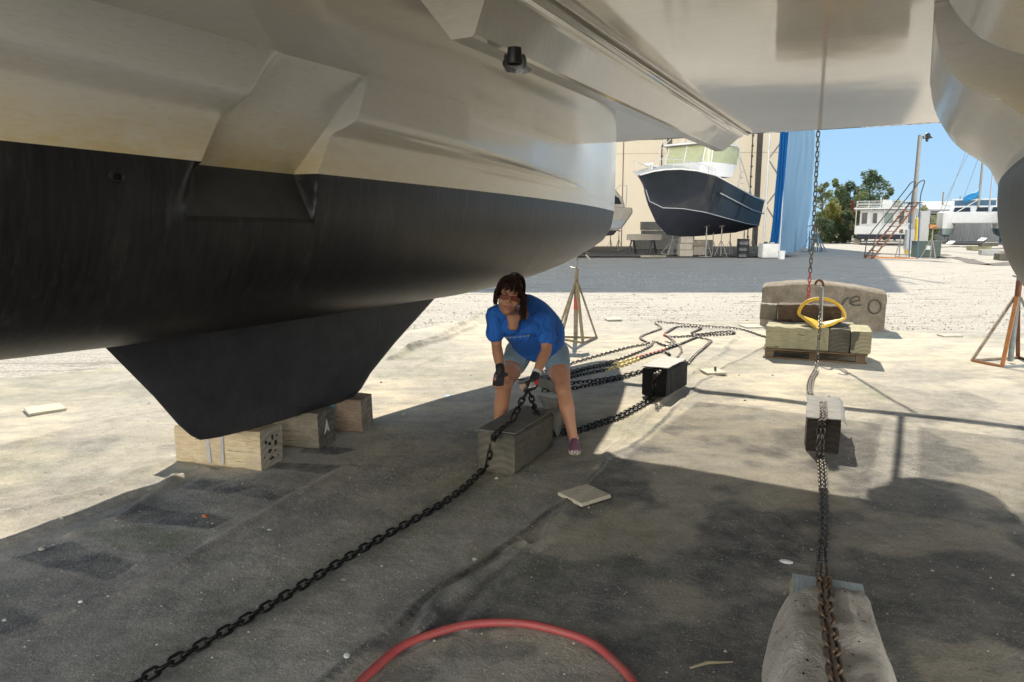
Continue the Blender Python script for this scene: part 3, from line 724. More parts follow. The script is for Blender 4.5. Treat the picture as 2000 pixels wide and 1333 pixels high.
# small square boards lying about
def board(pxc, size, rz, mat, label, peg=False, th=.022, asp=1.0):
    p = G(*pxc); z = gz(p.x, p.y)
    mb = MB(); mb.box((0, 0, th / 2), (size, size * asp, th)); mb.v = [v + Vector((random.uniform(-.004, .004), random.uniform(-.004, .004), 0)) for v in mb.v]
    o = mb.build('plywood_square', [mat][0], None, bevel=.003); o.location = (p.x, p.y, z + (.012 if p.y < 5 else .001)); o.rotation_euler = (random.uniform(-.01, .01), random.uniform(-.01, .01), rz)
    if peg: mb = MB(); mb.box((.02, .0, th + .022), (.02, .02, .045)); mb.build('peg', 'dark_metal', o)
    return tag(o, label, 'board', 'square boards lying on the ground cover')
board((1141, 981), .225, .62, 'pale_wood', 'weathered square board in the shade right of the woman, with a round mark', asp=.95)
board((1393, 734), .22, .1, 'pale_wood', 'pale square board with a small peg, beside the black block', peg=True)
board((89, 806), .27, .75, 'pale_wood', 'pale square board lying in the sun at the left edge')
board((1198, 626), .26, .1, 'pale_wood', 'small pale board at the edge of the cover behind the jack stand')
board((1855, 659), .30, .05, 'pale_wood', 'small white board at the edge of the cover on the right', asp=.5)
board((1468, 641), .30, .1, 'pale_wood', 'pale board beside the chain left of the pallet')
# red hose
zc = .03; pts = []
for k in range(-14, 58):
    a = PI * k / 44; r = .465 + .012 * math.sin(a * 2)
    pts.append((-.045 + .006 * math.sin(k * .7) + r * math.cos(a) * (1.0 if a < PI / 2 else 1.06), 2.175 + .47 * math.sin(a), zc + gz(-.04, 2.6) - .012))
mb = MB(); mb.tube(pts, .0165, 14); o = mb.build('hose', 'hose_red', None, smooth=True, autos=60); tag(o, 'red rubber hose curving across the foreground at the bottom', 'hose')
# -------------------------------------------------- chains
def gp(pts, z=0.0, lift=None):
    out = []
    for p in pts:
        if len(p) == 2: g = G(*p); out.append(Vector((g.x, g.y, gz(g.x, g.y) + (lift or .010))))
        else: out.append(G(p[0], p[1], p[2]))
    return out
def q6(x, y): return (1000 + .3 * x, 480 + .3 * y)
hand_l = D(1034, 772, 4.62)
pa = gp([(230, 1375), (350, 1300), (480, 1224), (600, 1152), (720, 1078), (850, 1002), (905, 962), (938, 930)], lift=.016)
front = [D(950, 912, 4.50), D(957, 885, 4.49), D(962, 862, 4.50)]
top = [G(968, 850, .288), G(982, 838, .294), G(998, 826, .292)]
pa2 = spline(pa + [Vector(v) for v in front] + top, 10)
up = spline([top[-1], D(1008, 806, 4.72), D(1018, 785, 4.66), D(1026, 772, 4.63), D(1033, 765, 4.62)], 8)
dn = spline([D(1033, 765, 4.62), D(1038, 778, 4.66), D(1042, 790, 4.70), D(1046, 803, 4.80), G(1053, 811, .285)], 8)
chain('anchor_chain', [pa2 + up[1:], dn], .052, .0125, 'chain_black', 'heavy black chain running from the bottom left over the olive block to the gloved hand', nl=18, nw=8)
HP = [q6(*p) for p in [(260, 1245), (300, 1215), (335, 1210), (370, 1240), (330, 1262), (290, 1250), (270, 1265), (315, 1238), (350, 1250), (362, 1222), (340, 1228)]]
heap = [Vector((p.x, p.y, .02 + .03 * ((i * 7) % 3) / 2 + .012)) for i, p in enumerate(gp(HP))]
dbl = [q6(*p) for p in [(360, 1245), (440, 1222), (550, 1185), (700, 1130), (800, 1080), (880, 1035), (915, 1015)]]
d1 = gp(dbl); d2 = [p + Vector((.01, -.045, 0)) for p in d1]
d1 = [p + Vector((-.01, .02, 0)) for p in d1]
blkT = .275
fr1 = [G(1272, 776, .02), D(1277, 760, 6.43), D(1278, 745, 6.42), G(1279, 733, blkT)]
cross = spline([G(1279, 733, blkT), G(1296, 722, blkT), G(1315, 713, blkT), G(1325, 710, blkT - .01)], 5)
chain('anchor_chain', [spline(heap, 6), spline(d1, 8), spline(d2, 8), spline([d1[-1]] + fr1, 5)], .045, .0115, 'chain_black', 'doubled black chain from the heap at the anchor to the black block', nl=14, nw=6)
g9 = 'chains faked out in rows behind the woman'
g9 = 'chain rows laid out on the ground behind the woman'
def run(z6, mat, label, tail=None, matfn=None, lift=None):
    P = gp([q6(*p) for p in z6], lift=lift)
    chain('anchor_chain', [spline(P, 8) + (tail or [])], .054, .0150, mat, label, group=g9, nl=10, nw=5, matfn=matfn)
run([(150, 850), (260, 815), (380, 780), (600, 720), (750, 680), (880, 655), (905, 655), (840, 622), (850, 600), (920, 570), (970, 545), (935, 515), (960, 505), (1150, 525), (1300, 540), (1450, 550), (1540, 570), (1640, 605), (1700, 618)], ['chain_steel'], 'thin looking grey chain, farthest row, running on to the pallet')
run([(150, 880), (300, 850), (380, 832), (500, 805), (640, 770), (740, 740), (860, 690), (905, 662), (925, 640), (1010, 668), (1060, 650), (1020, 612), (990, 595)], ['chain_steel'], 'steel chain, second row, curling back near its far end')
def red_yellow(c):
    x, y = 1000 + F * c[0] / (c[1] * CP + H * SP), 0
    return 1 if 1240 < x < 1300 else (2 if 1195 < x < 1240 else 0)
run([(150, 905), (260, 880), (380, 850), (470, 822), (560, 803), (700, 775), (800, 748), (930, 712), (1080, 662), (1180, 622), (1235, 600), (1430, 588), (1425, 572), (1300, 580), (1150, 603), (1050, 610), (992, 597), (1020, 570), (1080, 540), (1230, 548), (1170, 582), (1240, 590)], ['chain_black', 'chain_red', 'chain_yellow'], 'chain row with red and yellow painted links, ending in a tangle', matfn=red_yellow)
run([(180, 920), (280, 900), (380, 875), (500, 845), (700, 800), (960, 708), (1030, 730)], ['chain_black', 'chain_red', 'chain_yellow'], 'short chain row with yellow links, ending before the black block', matfn=lambda c: 2 if 1.05 < c[0] < 1.55 else 0)
run([(200, 940), (300, 925), (400, 912), (550, 893), (700, 865), (850, 830), (905, 808)], ['chain_black'], 'black chain row reaching the left end of the black block')
run([(200, 965), (320, 955), (410, 945), (600, 905), (780, 860), (890, 825)], ['chain_black'], 'nearest black chain row behind the woman', )
run([(1140, 792), (1200, 722), (1280, 652), (1292, 632), (1230, 615), (1180, 602), (1190, 590)], ['chain_steel'], 'chain leading from the back of the black block to the tangle')
chain('anchor_chain', [spline(gp([q6(*p) for p in [(1000, 640), (1080, 660), (1105, 700), (1080, 735)]]) + [G(1310, 705, .20)], 6) + cross[::-1]], .045, .0115, 'chain_steel', 'chain coming down from the tangle across the mat of the black block', group=g9, nl=12, nw=6)
# right-hand chain over the dark block and the felt
def q7(x, y): return (1440 + .33 * x, 500 + .33 * y)
T = .262
strand = []
for off in (-.014, .014):
    o_ = Vector((off, 0, 0))
    back = gp([(1578, 745), (1579, 772)])
    topp = [G(1607, 786, T), G(1608, 800, T), G(1608, 815, T), G(1606, 823, T + .006)]
    frn = [D(1604, 835, 4.86), D(1602, 858, 4.85), G(1601, 893, .02)]
    gr = gp([(1603, 903), (1607, 960), (1609, 1010), (1608, 1060), (1605, 1095)])
    strand.append([p + o_ for p in spline(topp + frn + gr + [G(1605, 1118, .18)], 8)])
chain('anchor_chain', strand, .040, .0105, 'chain_steel', 'doubled steel chain over the dark brown block towards the camera', nl=14, nw=6)
fl_p = spline([G(1605, 1105, .12), G(1604, 1125, .285), G(1606, 1150, .296), G(1609, 1190, .303), G(1616, 1240, .306), G(1622, 1290, .306), G(1629, 1340, .306), G(1640, 1420, .306)], 8)
chain('anchor_chain', [fl_p, [p + Vector((.018, 0, -.004)) for p in fl_p]], .046, .0125, 'chain_rusty', 'rusty chain lying over the grey felt blanket, bottom right', nl=18, nw=8)
# pallet with timbers, rear concrete block
pdir = Vector((1.05, -.44, 0)).normalized(); pb_ = Vector((-pdir.y, pdir.x, 0))
pal = empty('pallet', (3.05, 8.58, 0), 'low brown wooden pallet carrying the stacked timbers', 'pallet', math.atan2(pdir.y, pdir.x))
PW, PD = 1.14, 1.0; zp = gz(3.5, 8.5) - .004
for y in (0.0, PD / 2 - .045, PD - .09):
    for k, (x, w) in enumerate(((0.02, .10), (PW / 2 - .05, .09), (PW - .12, .10))):
        mb = MB(); mb.box((x + w / 2, y + .045, zp + .060), (w, .09, .078)); mb.build('block', 'pallet_wood', pal, bevel=.003)
    mb = MB(); mb.box((PW / 2, y + .045, zp + .011), (PW, .088, .018)); mb.build('bottom_board', 'pallet_wood', pal, bevel=.002)
for k in range(8):
    mb = MB(); mb.box((PW / 2 + random.uniform(-.006, .006), .05 + k * (PD - .1) / 7, zp + .110), (PW, .10, .018)); mb.build('deck_board', 'pallet_wood', pal, bevel=.002)
def pp(x, y): v = Vector((3.05, 8.58, 0)) + pdir * x + pb_ * y; return (v.x, v.y)
GT = 'timbers stacked on the pallet'; zt = zp + .121
timber('timber', pp(.02, .03), pdir, .70, .27, .265, ['treated_wood', 'treated_wood_end'], 'long light green treated timber, front left on the pallet', z0=zt, side=1, group=GT, cat='timber')
timber('timber', pp(.725, .04), pb_, .60, .225, .262, ['olive_wood', 'olive_wood_end'], 'dark damp timber end, middle of the pallet front', z0=zt, side=-1, group=GT, cat='timber')
t3 = timber('timber', pp(.957, .03), pb_, .62, .22, .26, ['treated_wood', 'treated_wood_end'], 'pale timber end with a dark damp patch, right end of the pallet', z0=zt, side=-1, group=GT, cat='timber')
decal(t3, 'damp_patch', 'olive_wood', [[(.108, .03), (.108, .25), (.02, .255), (.03, .17), (.06, .12), (.07, .04)]], x=-.313, th=-.003)
timber('timber', pp(.02, .32), pdir, .69, .27, .262, ['treated_wood', 'treated_wood_end'], 'green treated timber behind the front one, mostly hidden', z0=zt, side=1, group=GT, cat='timber')
timber('timber', pp(.06, .62), pdir, .95, .26, .262, ['grey_wood', 'grey_wood_end'], 'grey timber at the back of the pallet under the dark one', z0=zt, side=1, group=GT, cat='timber')
u_ = G(1501, 612, .5)
timber('timber', pp(.12, .60), pdir, .74, .27, .215, ['dark_wood', 'pale_wood_end'], 'dark brown weathered timber with a pale top on the upper layer', z0=zt + .265, side=1, group=GT, cat='timber')
timber('timber', pp(-.10, .66), pdir, .20, .22, .20, ['grey_wood', 'grey_wood_end'], 'short grey timber offcut left of the dark upper timber', z0=zt + .265, side=1, group=GT, cat='timber')
mb = MB(); 
# concrete block with arched rough top
c0 = Vector((3.95, 11.30, 0)); cdir = Vector((1.55, -.62, 0)).normalized(); cbk = Vector((-cdir.y, cdir.x, 0)); CL = 1.76
NXc, NYc = 48, 20; rws = []
def ctop(u, v): return .655 + .10 * math.sin(PI * min(1, max(0, u)) ** .9) - .05 * u + mnoise.noise(Vector((u * 9, v * 6, 0))) * .012 + mnoise.noise(Vector((u * 30, v * 20, 3))) * .008
def cpt(u, v, z): return c0 + cdir * (u * CL) + cbk * (v * .72) + Vector((0, 0, z))
for j in range(NYc + 1):
    rws.append([cpt(i / NXc, j / NYc, ctop(i / NXc, j / NYc) - .03 * (abs(2 * j / NYc - 1) ** 8)) for i in range(NXc + 1)])
mb.grid(rws)
def wall(f):
    g = []
    for k in range(13):
        r = []
        for i in range(NXc + 1):
            u, v = f(i / NXc); zt_ = ctop(u, v) - .03; z = -.02 + (zt_ + .02) * k / 12
            p = cpt(u, v, z); n_ = mnoise.noise(p * 4) * .012 + mnoise.noise(p * 14) * .006
            if k == 12: n_ = 0
            r.append(p + (cbk if f(0)[1] == f(1)[1] else cdir) * n_)
        g.append(r)
    return g
mb.grid(wall(lambda s: (s, 0))); mb.grid(wall(lambda s: (s, 1)), flip=True); mb.grid(wall(lambda s: (0, s)), flip=True); mb.grid(wall(lambda s: (1, s)))
cblk = mb.build('concrete_block', 'concrete', None, smooth=True, autos=35); tag(cblk, 'large rough concrete block with black spray letters behind the pallet', 'concrete block')
def spray(pts, closed=False):
    mb = MB(); mb.tube([cpt(u, 0, z) - cbk * .001 for u, z in pts], .015, 6, closed=closed)
    return mb.build('spray_letter', 'spray_black', cblk, smooth=True)
cu, cz = .915, .40
spray([(cu + .048 * math.cos(a * PI / 9), cz + .105 * math.sin(a * PI / 9)) for a in range(18)], True)
eu, ez = .765, .46
spray([(eu - .035, ez - .01), (eu + .03, ez + .03), (eu + .028, ez + .07), (eu - .0, ez + .085), (eu - .035, ez + .05), (eu - .04, ez - .02), (eu - .01, ez - .055), (eu + .045, ez - .04)])
spray([(eu - .11, ez - .06), (eu - .085, ez + .02), (eu - .06, ez + .06)])
# -------------------------------------------------- yellow roll-bar anchor
AN = G(1597, 640, .43); ya = empty('roll_bar_anchor', (AN.x, AN.y, .43), 'yellow roll-bar anchor standing on the timber stack with its shank upright', 'anchor')
O_ = ya.location
R_ = pdir
def ap(px_, py_, Y): return D(px_, py_, Y)
k8 = 8.62
tipN = ap(1597, 643, 8.38)
lw, rw = ap(1560, 614, 8.75), ap(1650, 622, 8.65); mid = ap(1604, 628, 8.85)
mb = MB(O_)
# two fluke plates meeting in a keel line
for w_ in (lw, rw):
    a, b, c, d = tipN, ap(1603, 628, 8.80), w_, tipN.lerp(w_, .5) + Vector((0, -.03, -.01))
    up_ = Vector((0, -.3, 1)).normalized() * .016
    mb.hexa([a - up_, b - up_, c - up_, d - up_, a, b, c, d])
mb.build('fluke', 'anchor_yellow', ya, bevel=.004)
mb = MB(O_)
for w_ in (lw, rw): mb.beam(w_, tipN, .022, .03)
mb.build('fluke_edge', 'anchor_yellow', ya, bevel=.004)
cA = (lw + rw) / 2; ux = (rw - lw) / 2; uz = Vector((0, .06, 1)).normalized() * .215
arc = [cA + ux * math.cos(a * PI / 20) + uz * math.sin(a * PI / 20) for a in range(21)]
mb = MB(O_)
for a, b in zip(arc, arc[1:]): pass
mb.tube(arc, .019, 10); mb.build('roll_bar', 'anchor_yellow', ya, smooth=True)
mb = MB(O_); sb, stp = ap(1602, 640, 8.55), ap(1605, 560, 8.60)
mb.beam(sb, stp, .022, .075, up=(0, 1, 0)); mb.build('shank', 'galv', ya, bevel=.005)
mb = MB(O_); hk = [ap(1607, 565, 8.6), ap(1608, 556, 8.6), ap(1604, 549, 8.6), ap(1598, 548, 8.6), ap(1594, 552, 8.6), ap(1592, 557, 8.6)]
mb.tube(spline(hk, 4), .015, 8); mb.build('shackle', 'rust', ya, smooth=True)
# chain from the shank down the timbers and over the ground
cp_ = [ap(1601, 598, 8.52), ap(1601, 620, 8.47), ap(1601, 641, 8.25), ap(1599, 668, 8.15), ap(1597, 700, 8.1), G(1594, 716, .03)] + gp([(1590, 730), (1580, 748), (1577, 765), (1579, 778)])
chain('anchor_chain', [spline(cp_, 8), [p + Vector((.035, .0, 0)) for p in spline(cp_[6:], 8)]], .046, .0115, 'chain_steel', 'steel chain hanging from the yellow anchor shank down the timbers to the ground', nl=12, nw=6)
# hanging chain from the bow roller
tp_ = cw(7.15, 2.62, 2.86); bt_ = D(1578, 588, 9.25)
hp = [tp_.lerp(bt_, k / 30) - Vector((0, 0, .10 * math.sin(PI * k / 30))) * 0 + Vector((0.012 * math.sin(PI * k / 30), 0, 0)) for k in range(31)]
hp += [D(1577, 600, 9.2), D(1579, 612, 9.1)]
chain('hanging_chain', [hp], .060, .014, ['chain_steel', 'chain_red'], 'chain hanging from the bow roller with red painted lower links', nl=14, nw=6, matfn=lambda c: 1 if c[2] < 1.02 else 0)
# -------------------------------------------------- jack stands
def jack_stand(name, label, hb, ht, lay, mats, post='old_paint', band=None, pad='board', padrot=0, cat='jack stand', handle=-.3, group=None, rr=.0135):
    """hb apex height, ht top height, lay: list of foot positions"""
    r = empty(name, (0, 0, 0), label, cat, group=group)
    for i, (x, y) in enumerate(lay):
        mb = MB(); mb.beam((x, y, .012), (x * .07, y * .07, hb), .042, .028); mb.build('leg', mats[i % len(mats)], r, bevel=.003)
    n = len(lay)
    for a in range(n):
        b = (a + 1) % n
        mb = MB(); mb.beam((lay[a][0], lay[a][1], .02), (lay[b][0], lay[b][1], .02), .034, .026); mb.build('foot_bar', mats[(a + 1) % len(mats)], r, bevel=.003)
    mb = MB(); mb.tube([(0, 0, .03), (0, 0, hb + (ht - hb) * .42)], .030, 12); pt = mb.build('post', post, r, smooth=True, autos=40)
    if band: mb = MB(); mb.tube([(0, 0, band[0]), (0, 0, band[1])], .0312, 12); mb.build('paint_band', band[2], pt, smooth=True, autos=40)
    mb = MB(); mb.tube([(0, 0, hb), (0, 0, ht - .03)], .020, 10); mb.build('screw', 'galv', r, smooth=True, autos=40)
    zh = hb + (ht - hb) * .45
    mb = MB(); mb.tube([(-.085, 0, zh + .025), (-.03, -.03, zh + .012), (.03, -.03, zh), (.085, 0, zh - .02)], .010, 8); mb.tube([(0, 0, zh - .018), (0, 0, zh + .018)], .030, 10)
    mb.build('handle', 'galv', r, smooth=True, autos=40)
    mb = MB(); mb.box((0, 0, ht - .012), (.30, .22, .020), rz=padrot, rot=Matrix.Rotation(padrot, 3, 'Z') @ Matrix.Rotation(-.30, 3, 'Y') if pad == 'tilt' else None); mb.build('pad', 'dark_wood', r, bevel=.003)
    return r
s1 = jack_stand('jack_stand', 'rusty jack stand with a red band on its post, behind the woman under the bow', .80, 1.215, [(-.27, .08), (-.22, -.10), (.06, -.46), (.30, -.02)], ['yellow_old', 'old_paint'], band=(.42, .58, 'red_paint'), padrot=-.4)
s1.location = (.905, 10.08, gz(.9, 10.08) - .005)
mb = MB(); rws = [[Vector((x, y, 1.245 + .02 * math.sin(x * 30 + y * 9) - (.10 * max(0, (x - .08)) / .1 if x > .08 else 0))) for y in (-.12, -.05, .02, .1)] for x in (-.12, -.04, .03, .09, .15, .19)]
rws2 = [[v - Vector((0, 0, .006)) for v in r] for r in rws]
mb.grid(rws); mb.grid(rws2, flip=True); mb.build('rag', 'white_cloth', s1, smooth=True)
s2 = jack_stand('jack_stand', 'tall jack stand with an orange leg and blue post at the right edge', .78, 1.26, [(-.37, .12), (-.27, -.26), (.34, -.20), (.30, .30)], ['old_paint', 'orange_paint', 'blue_paint', 'rust'], post='blue_paint', band=(.78, .97, 'rust'), padrot=-.5)
s2.location = (5.80, 8.20, gz(5.8, 8.2) - .005)
# -------------------------------------------------- litter
simple('pebble', (.38, .355, .31), .9, 0, sc=20); simple('foam_bit', (.75, .78, .78), .8, 0, sc=20); simple('twig', (.36, .30, .2), .9, 0, sc=20); simple('crab', (.5, .16, .05), .5, 0, sc=20)
simple('blue_tape', (.05, .22, .45), .5)
def lump(name, pxp, r, mat, label, cat, flat=.5, sx=1.0, group=None):
    g = G(*pxp); mb = MB(); rws = []
    for i in range(7):
        a = PI * i / 6; rws.append([Vector((r * sx * math.sin(a) * math.cos(2 * PI * k / 9) * (1 + .2 * mnoise.noise(Vector((k, i, r * 900)))), r * math.sin(a) * math.sin(2 * PI * k / 9), r * flat * (1 + math.cos(a)) * (1 + .15 * mnoise.noise(Vector((i, k * 2, 5)))))) for k in range(9)])
        rws[-1].append(rws[-1][0].copy())
    mb.grid(rws); o = mb.build(name, mat, None, smooth=True, autos=45); o.location = (g.x, g.y, gz(g.x, g.y) - .003); o.rotation_euler = (0, 0, random.uniform(0, 3))
    return tag(o, label, cat, group)
lump('stone', (928, 1106), .014, 'pebble', 'round pale stone on the cover edge left of the square board', 'stone')
lump('stone', (83, 1081), .017, 'pebble', 'pale stone above the dark patch near the left edge', 'stone')
lump('shell', (159, 1190), .010, 'foam_bit', 'small white shell near the left edge of the cover', 'shell')
lump('stone', (1150, 998), .009, 'pebble', 'tiny stone at the near edge of the shaded square board', 'stone')
lump('shell', (936, 885), .012, 'foam_bit', 'white shell left of the olive block', 'shell', .5, .8)
lump('stone', (527, 1042), .010, 'foam_bit', 'white flake in the middle of the left cover', 'stone', .25, 1.6)
lump('stone', (672, 1140), .015, 'pebble', 'flat square pale chip near the black chain', 'stone', .15, 1.0)
lump('foam_scrap', (1535, 1109), .020, 'foam_bit', 'crumpled white scrap beyond the felt covered block', 'scrap', .35, 1.6)
lump('stone', (678, 1296), .012, 'foam_bit', 'white flake near the bottom left of the hose', 'stone', .3, 1.6)
lump('scrap', (875, 776), .030, 'blue_tape', 'scrap of blue tape at the shadow edge left of the woman', 'scrap', .12, 1.8)
o = lump('plastic_clip', (401, 1016), .016, 'crab', 'small orange plastic clip on the dark patch', 'clip', .4, 1.4)
g1, g2 = G(1347, 1318), G(1430, 1308)
mb = MB(); mb.tube([Vector((g1.x, g1.y, .026)), Vector(((g1.x * .6 + g2.x * .4), g1.y * .6 + g2.y * .4 + .004, .036)), Vector((g2.x, g2.y, .030))], [.004, .006, .003], 7)
tag(mb.build('twig', 'twig', None, smooth=True), 'dry split twig left of the felt blanket', 'twig')
# tiny crumbs: uncountable
V = []; Fc = []; n = 0
for k in range(6500):
    x = rng.uniform(-3.4, 3.4); y = rng.uniform(2.0, 8.5); r = abs(rng.normal(0, .0022)) * (3 if k % 60 == 0 else 1) + .0014
    z = 0; V += [(x - r, y, 0), (x, y - r * .8, 0), (x + r * 1.1, y, 0), (x, y + r, 0), (x, y, r)]; Fc += [(n, n + 1, n + 4), (n + 1, n + 2, n + 4), (n + 2, n + 3, n + 4), (n + 3, n, n + 4)]; n += 5
V = np.array(V); hz = cloth_h(V[::5, 0], V[::5, 1]); V[:, 2] += np.repeat(hz, 5) - .0005
o = finish('ground_crumbs', V.tolist(), Fc, 'pebble'); tag(o, kind='stuff')
V = []; Fc = []; n = 0
for k in range(9000):
    x = rng.uniform(-9, 15); y = 11.0 + 14 * rng.random() ** 1.8; r = abs(rng.normal(0, .007)) + .006
    if y < float(np.interp(x, ex[od], ey[od])) + .1: continue
    a = rng.uniform(0, 6.28); c_, s_ = math.cos(a) * r, math.sin(a) * r
    V += [(x - c_, y - s_, 0), (x + s_, y - c_, 0), (x + c_, y + s_, 0), (x - s_, y + c_, 0), (x, y, r * 1.1)]; Fc += [(n, n + 1, n + 4), (n + 1, n + 2, n + 4), (n + 2, n + 3, n + 4), (n + 3, n, n + 4)]; n += 5
o = finish('loose_gravel', V, Fc, 'gravel'); tag(o, kind='stuff')
# -------------------------------------------------- far shelter and boats
def fabric(name, c1, c2, tr=.6, sc=2):
    m = mk(name, c1, .8, 0, .2); c = m.mix(m.noise(sc, 5, .6, scale=(1, 1, .25), lo=.3, hi=.7), c1, c2); m.color(c); m.bump(m.noise(1.2, 4, .6, scale=(1, 1, .2)), .5, .1)
    t = m.n('ShaderNodeBsdfTranslucent'); m.L(c, t.inputs[0]); mx = m.n('ShaderNodeMixShader'); mx.inputs[0].default_value = tr
    out = [n for n in m.t.nodes if n.type == 'OUTPUT_MATERIAL'][0]
    m.L(m.b.outputs[0], mx.inputs[1]); m.L(t.outputs[0], mx.inputs[2]); m.L(mx.outputs[0], out.inputs[0]); return m
fabric('beige_fabric', (.66, .625, .56), (.62, .585, .52), .75, .4)
fabric('pale_blue_fabric', (.24, .41, .60), (.17, .32, .50), .55, 1)
fabric('blue_tarp', (.01, .13, .36), (.01, .09, .28), .25, 2)
simple('roof_dark', (.2, .2, .2), .8); simple('steel_grey', (.26, .25, .23), .6, .3, sc=4); simple('brown_steel', (.13, .10, .08), .7, .2, sc=4)
simple('navy_hull', (.022, .026, .032), .10, 0, sc=.8, var=.25, bump=.02); simple('navy_bottom', (.010, .012, .022), .6, sc=3)
simple('boat_white', (.62, .62, .60), .3, 0, sc=3, var=.1, bump=.02); simple('boat_beige', (.42, .38, .31), .4, 0, sc=3, bump=.02)
simple('dark_glass', (.03, .035, .04), .12); simple('curtain_vinyl', (.42, .43, .25), .25, 0, sc=4, dark=(.32, .34, .22)); simple('pipe_white', (.55, .55, .52), .35)
simple('boat_grey', (.36, .38, .39), .45, sc=3); simple('black_plastic', (.02, .022, .025), .35, sc=5); simple('tote_white', (.55, .55, .52), .5, sc=3)
simple('ground_mats', (.055, .05, .047), .95, sc=.8, dark=(.10, .09, .08), bump=.8); simple('cinder', (.30, .27, .22), .9, sc=3, bump=.5)
simple('seam_blue', (.09, .16, .26), .6); simple('blue_steel', (.03, .09, .17), .5, sc=6); simple('grey_cabinet', (.34, .35, .35), .5, sc=3, var=.1); simple('yellow_post', (.62, .42, .03), .55, sc=3, var=.2)
simple('green_box', (.055, .085, .07), .6, sc=3); simple('label_white', (.6, .6, .6), .6); simple('shed_metal', (.33, .34, .34), .5, .3, sc=3, scale=(1, 1, .1))
simple('cat_blue', (.03, .10, .17), .5, sc=3); simple('cat_green', (.22, .28, .26), .5, sc=3); simple('sail_blue', (.01, .22, .50), .7, sc=4)
# shelter: back wall of pale fabric, roof, translucent side wall
sh = empty('boat_shelter', (0, 50, 0), 'tall cream boat shelter hall with panel joints behind the dark sport boat', 'building')
def off(o, mb): mb.off = Vector(o.location); return mb
mb = MB(sh.location); rws = []
for k in range(2): rws.append([Vector((x, 56 + .05 * k, 0)) for x in (-30, 21.2)] )
for x0, x1 in ((-30, 0), (0, 8.45), (8.47, 12.6), (12.62, 21.4)): mb.hexa([(x0, 56, 0), (x1, 56, 0), (x1, 56.02, 0), (x0, 56.02, 0), (x0, 56, 15.4), (x1, 56, 15.4), (x1, 56.02, 15.4), (x0, 56.02, 15.4)])
mb.build('wall', 'beige_fabric', sh)
mb = MB(sh.location); mb.beam((8.46, 55.96, 0), (8.46, 55.96, 15.4), .06, .05); mb.build('wall_joint', 'brown_steel', sh)
mb = MB(sh.location); mb.beam((-30, 55.96, 6.6), (21.2, 55.96, 7.1), .03, .04); mb.build('wall_joint', 'boat_beige', sh)
mb = MB(sh.location); P = [(-30, 35, 15.5), (11.3, 35, 15.5), (18.8, 51, 15.5), (21.6, 58, 15.5), (-30, 58, 15.5)]; mb.prism(P, (0, 0, .25)); mb.build('roof', 'roof_dark', sh)
for px_, Y_ in ((1305, 55.5), (1481, 55.5)):
    p = D(px_ + 2, 300, Y_); mb = MB(sh.location); mb.beam((p.x, Y_, 0), (p.x, Y_, 15.5), .36, .25); mb.build('wall_post', 'brown_steel', sh)
    mb = MB(sh.location); mb.tube([(p.x - .55, Y_, 0), (p.x - .55, Y_, 15.4)], .05, 6)
    for z in range(1, 20): mb.box((p.x - .55, Y_ - .06, z * .75), (.16, .06, .14))
    mb.build('cable_tray', 'brown_steel', sh)
# front truss
tr = empty('lattice_column', (13.0, 37.2, 0), 'pale steel lattice column at the left edge of the blue side wall', 'column')
mb = MB(tr.location); xa, xb = 12.95, 13.75
mb.tube([(xa, 37.2, 0), (xa, 37.2, 15.4)], .06, 8); mb.build('chord', 'pipe_white', tr, smooth=True)
mb = MB(tr.location); mb.tube([(xb, 37.2, 0), (xb, 37.2, 15.4)], .06, 8); mb.build('chord', 'pipe_white', tr, smooth=True)
z = .3; k = 0
while z < 14:
    mb = MB(tr.location); mb.tube([((xa, xb)[k % 2], 37.2, z), ((xb, xa)[k % 2], 37.2, z + 1.15)], .035, 6); mb.build('diagonal', 'steel_grey', tr, smooth=True); z += 1.15; k += 1
bw_ = empty('side_curtain', (13.6, 37, 0), 'tall pale blue translucent side wall with vertical seams and a dark blue tarp edge', 'curtain wall')
A_, B_ = Vector((13.75, 36.9, 0)), Vector((23.1, 55.2, 0)); dv = B_ - A_; nv = Vector((dv.y, -dv.x, 0)).normalized()
mb = MB(bw_.location); rws = []
for i in range(91):
    f = i / 90; seam = abs((f * 9) % 1 - .5) * 2
    r = []
    for k in range(17):
        z = .35 + (8.2 + 3 * f) * k / 16; bulge = .22 * (seam ** 2) + (.30 * (1 - k / 3) if k < 3 else 0) * (.5 + .5 * math.sin(f * 37)) + .12 * mnoise.noise(Vector((f * 8, z * .4, 1)))
        r.append(A_ + dv * f - nv * bulge + Vector((0, 0, z - (.3 if k == 0 else 0))))
    rws.append(r)
mb.grid(rws); mb.build('curtain', 'pale_blue_fabric', bw_, smooth=True)
for i in range(10):
    f = i / 9; p = A_ + dv * f - nv * .26; mb = MB(bw_.location); mb.tube([p, p + Vector((0, 0, 8.5 + 3 * f))], .06, 6); mb.build('seam_pipe', 'seam_blue' if i else 'blue_tarp', bw_, smooth=True)
for zz_ in (6.4, 1.1): mb = MB(bw_.location); mb.tube([A_ - nv * .2 + Vector((0, 0, zz_)), B_ - nv * .2 + Vector((0, 0, zz_ + (.4 if zz_ > 3 else 0)))], .02, 5); mb.build('tie_line', 'steel_grey', bw_)
mb = MB(bw_.location); rws = []
for i in range(25):
    f = i / 24; r = []
    for k in range(19):
        z = .75 + 7.8 * k / 18; x = 13.35 + .42 * f + (.04 * (z - 6)) * 0 - .20 * math.exp(-z / 2.2) - .03 * (8 - z) * .3
        r.append(Vector((x, 36.8 + .07 * math.sin(f * 19 + z * .5) + .05 * math.sin(z * 2.2 + f * 8) * math.exp(-z / 3), z)))
    rws.append(r)
mb.grid(rws); mb.build('tarp_edge', 'blue_tarp', bw_, smooth=True)
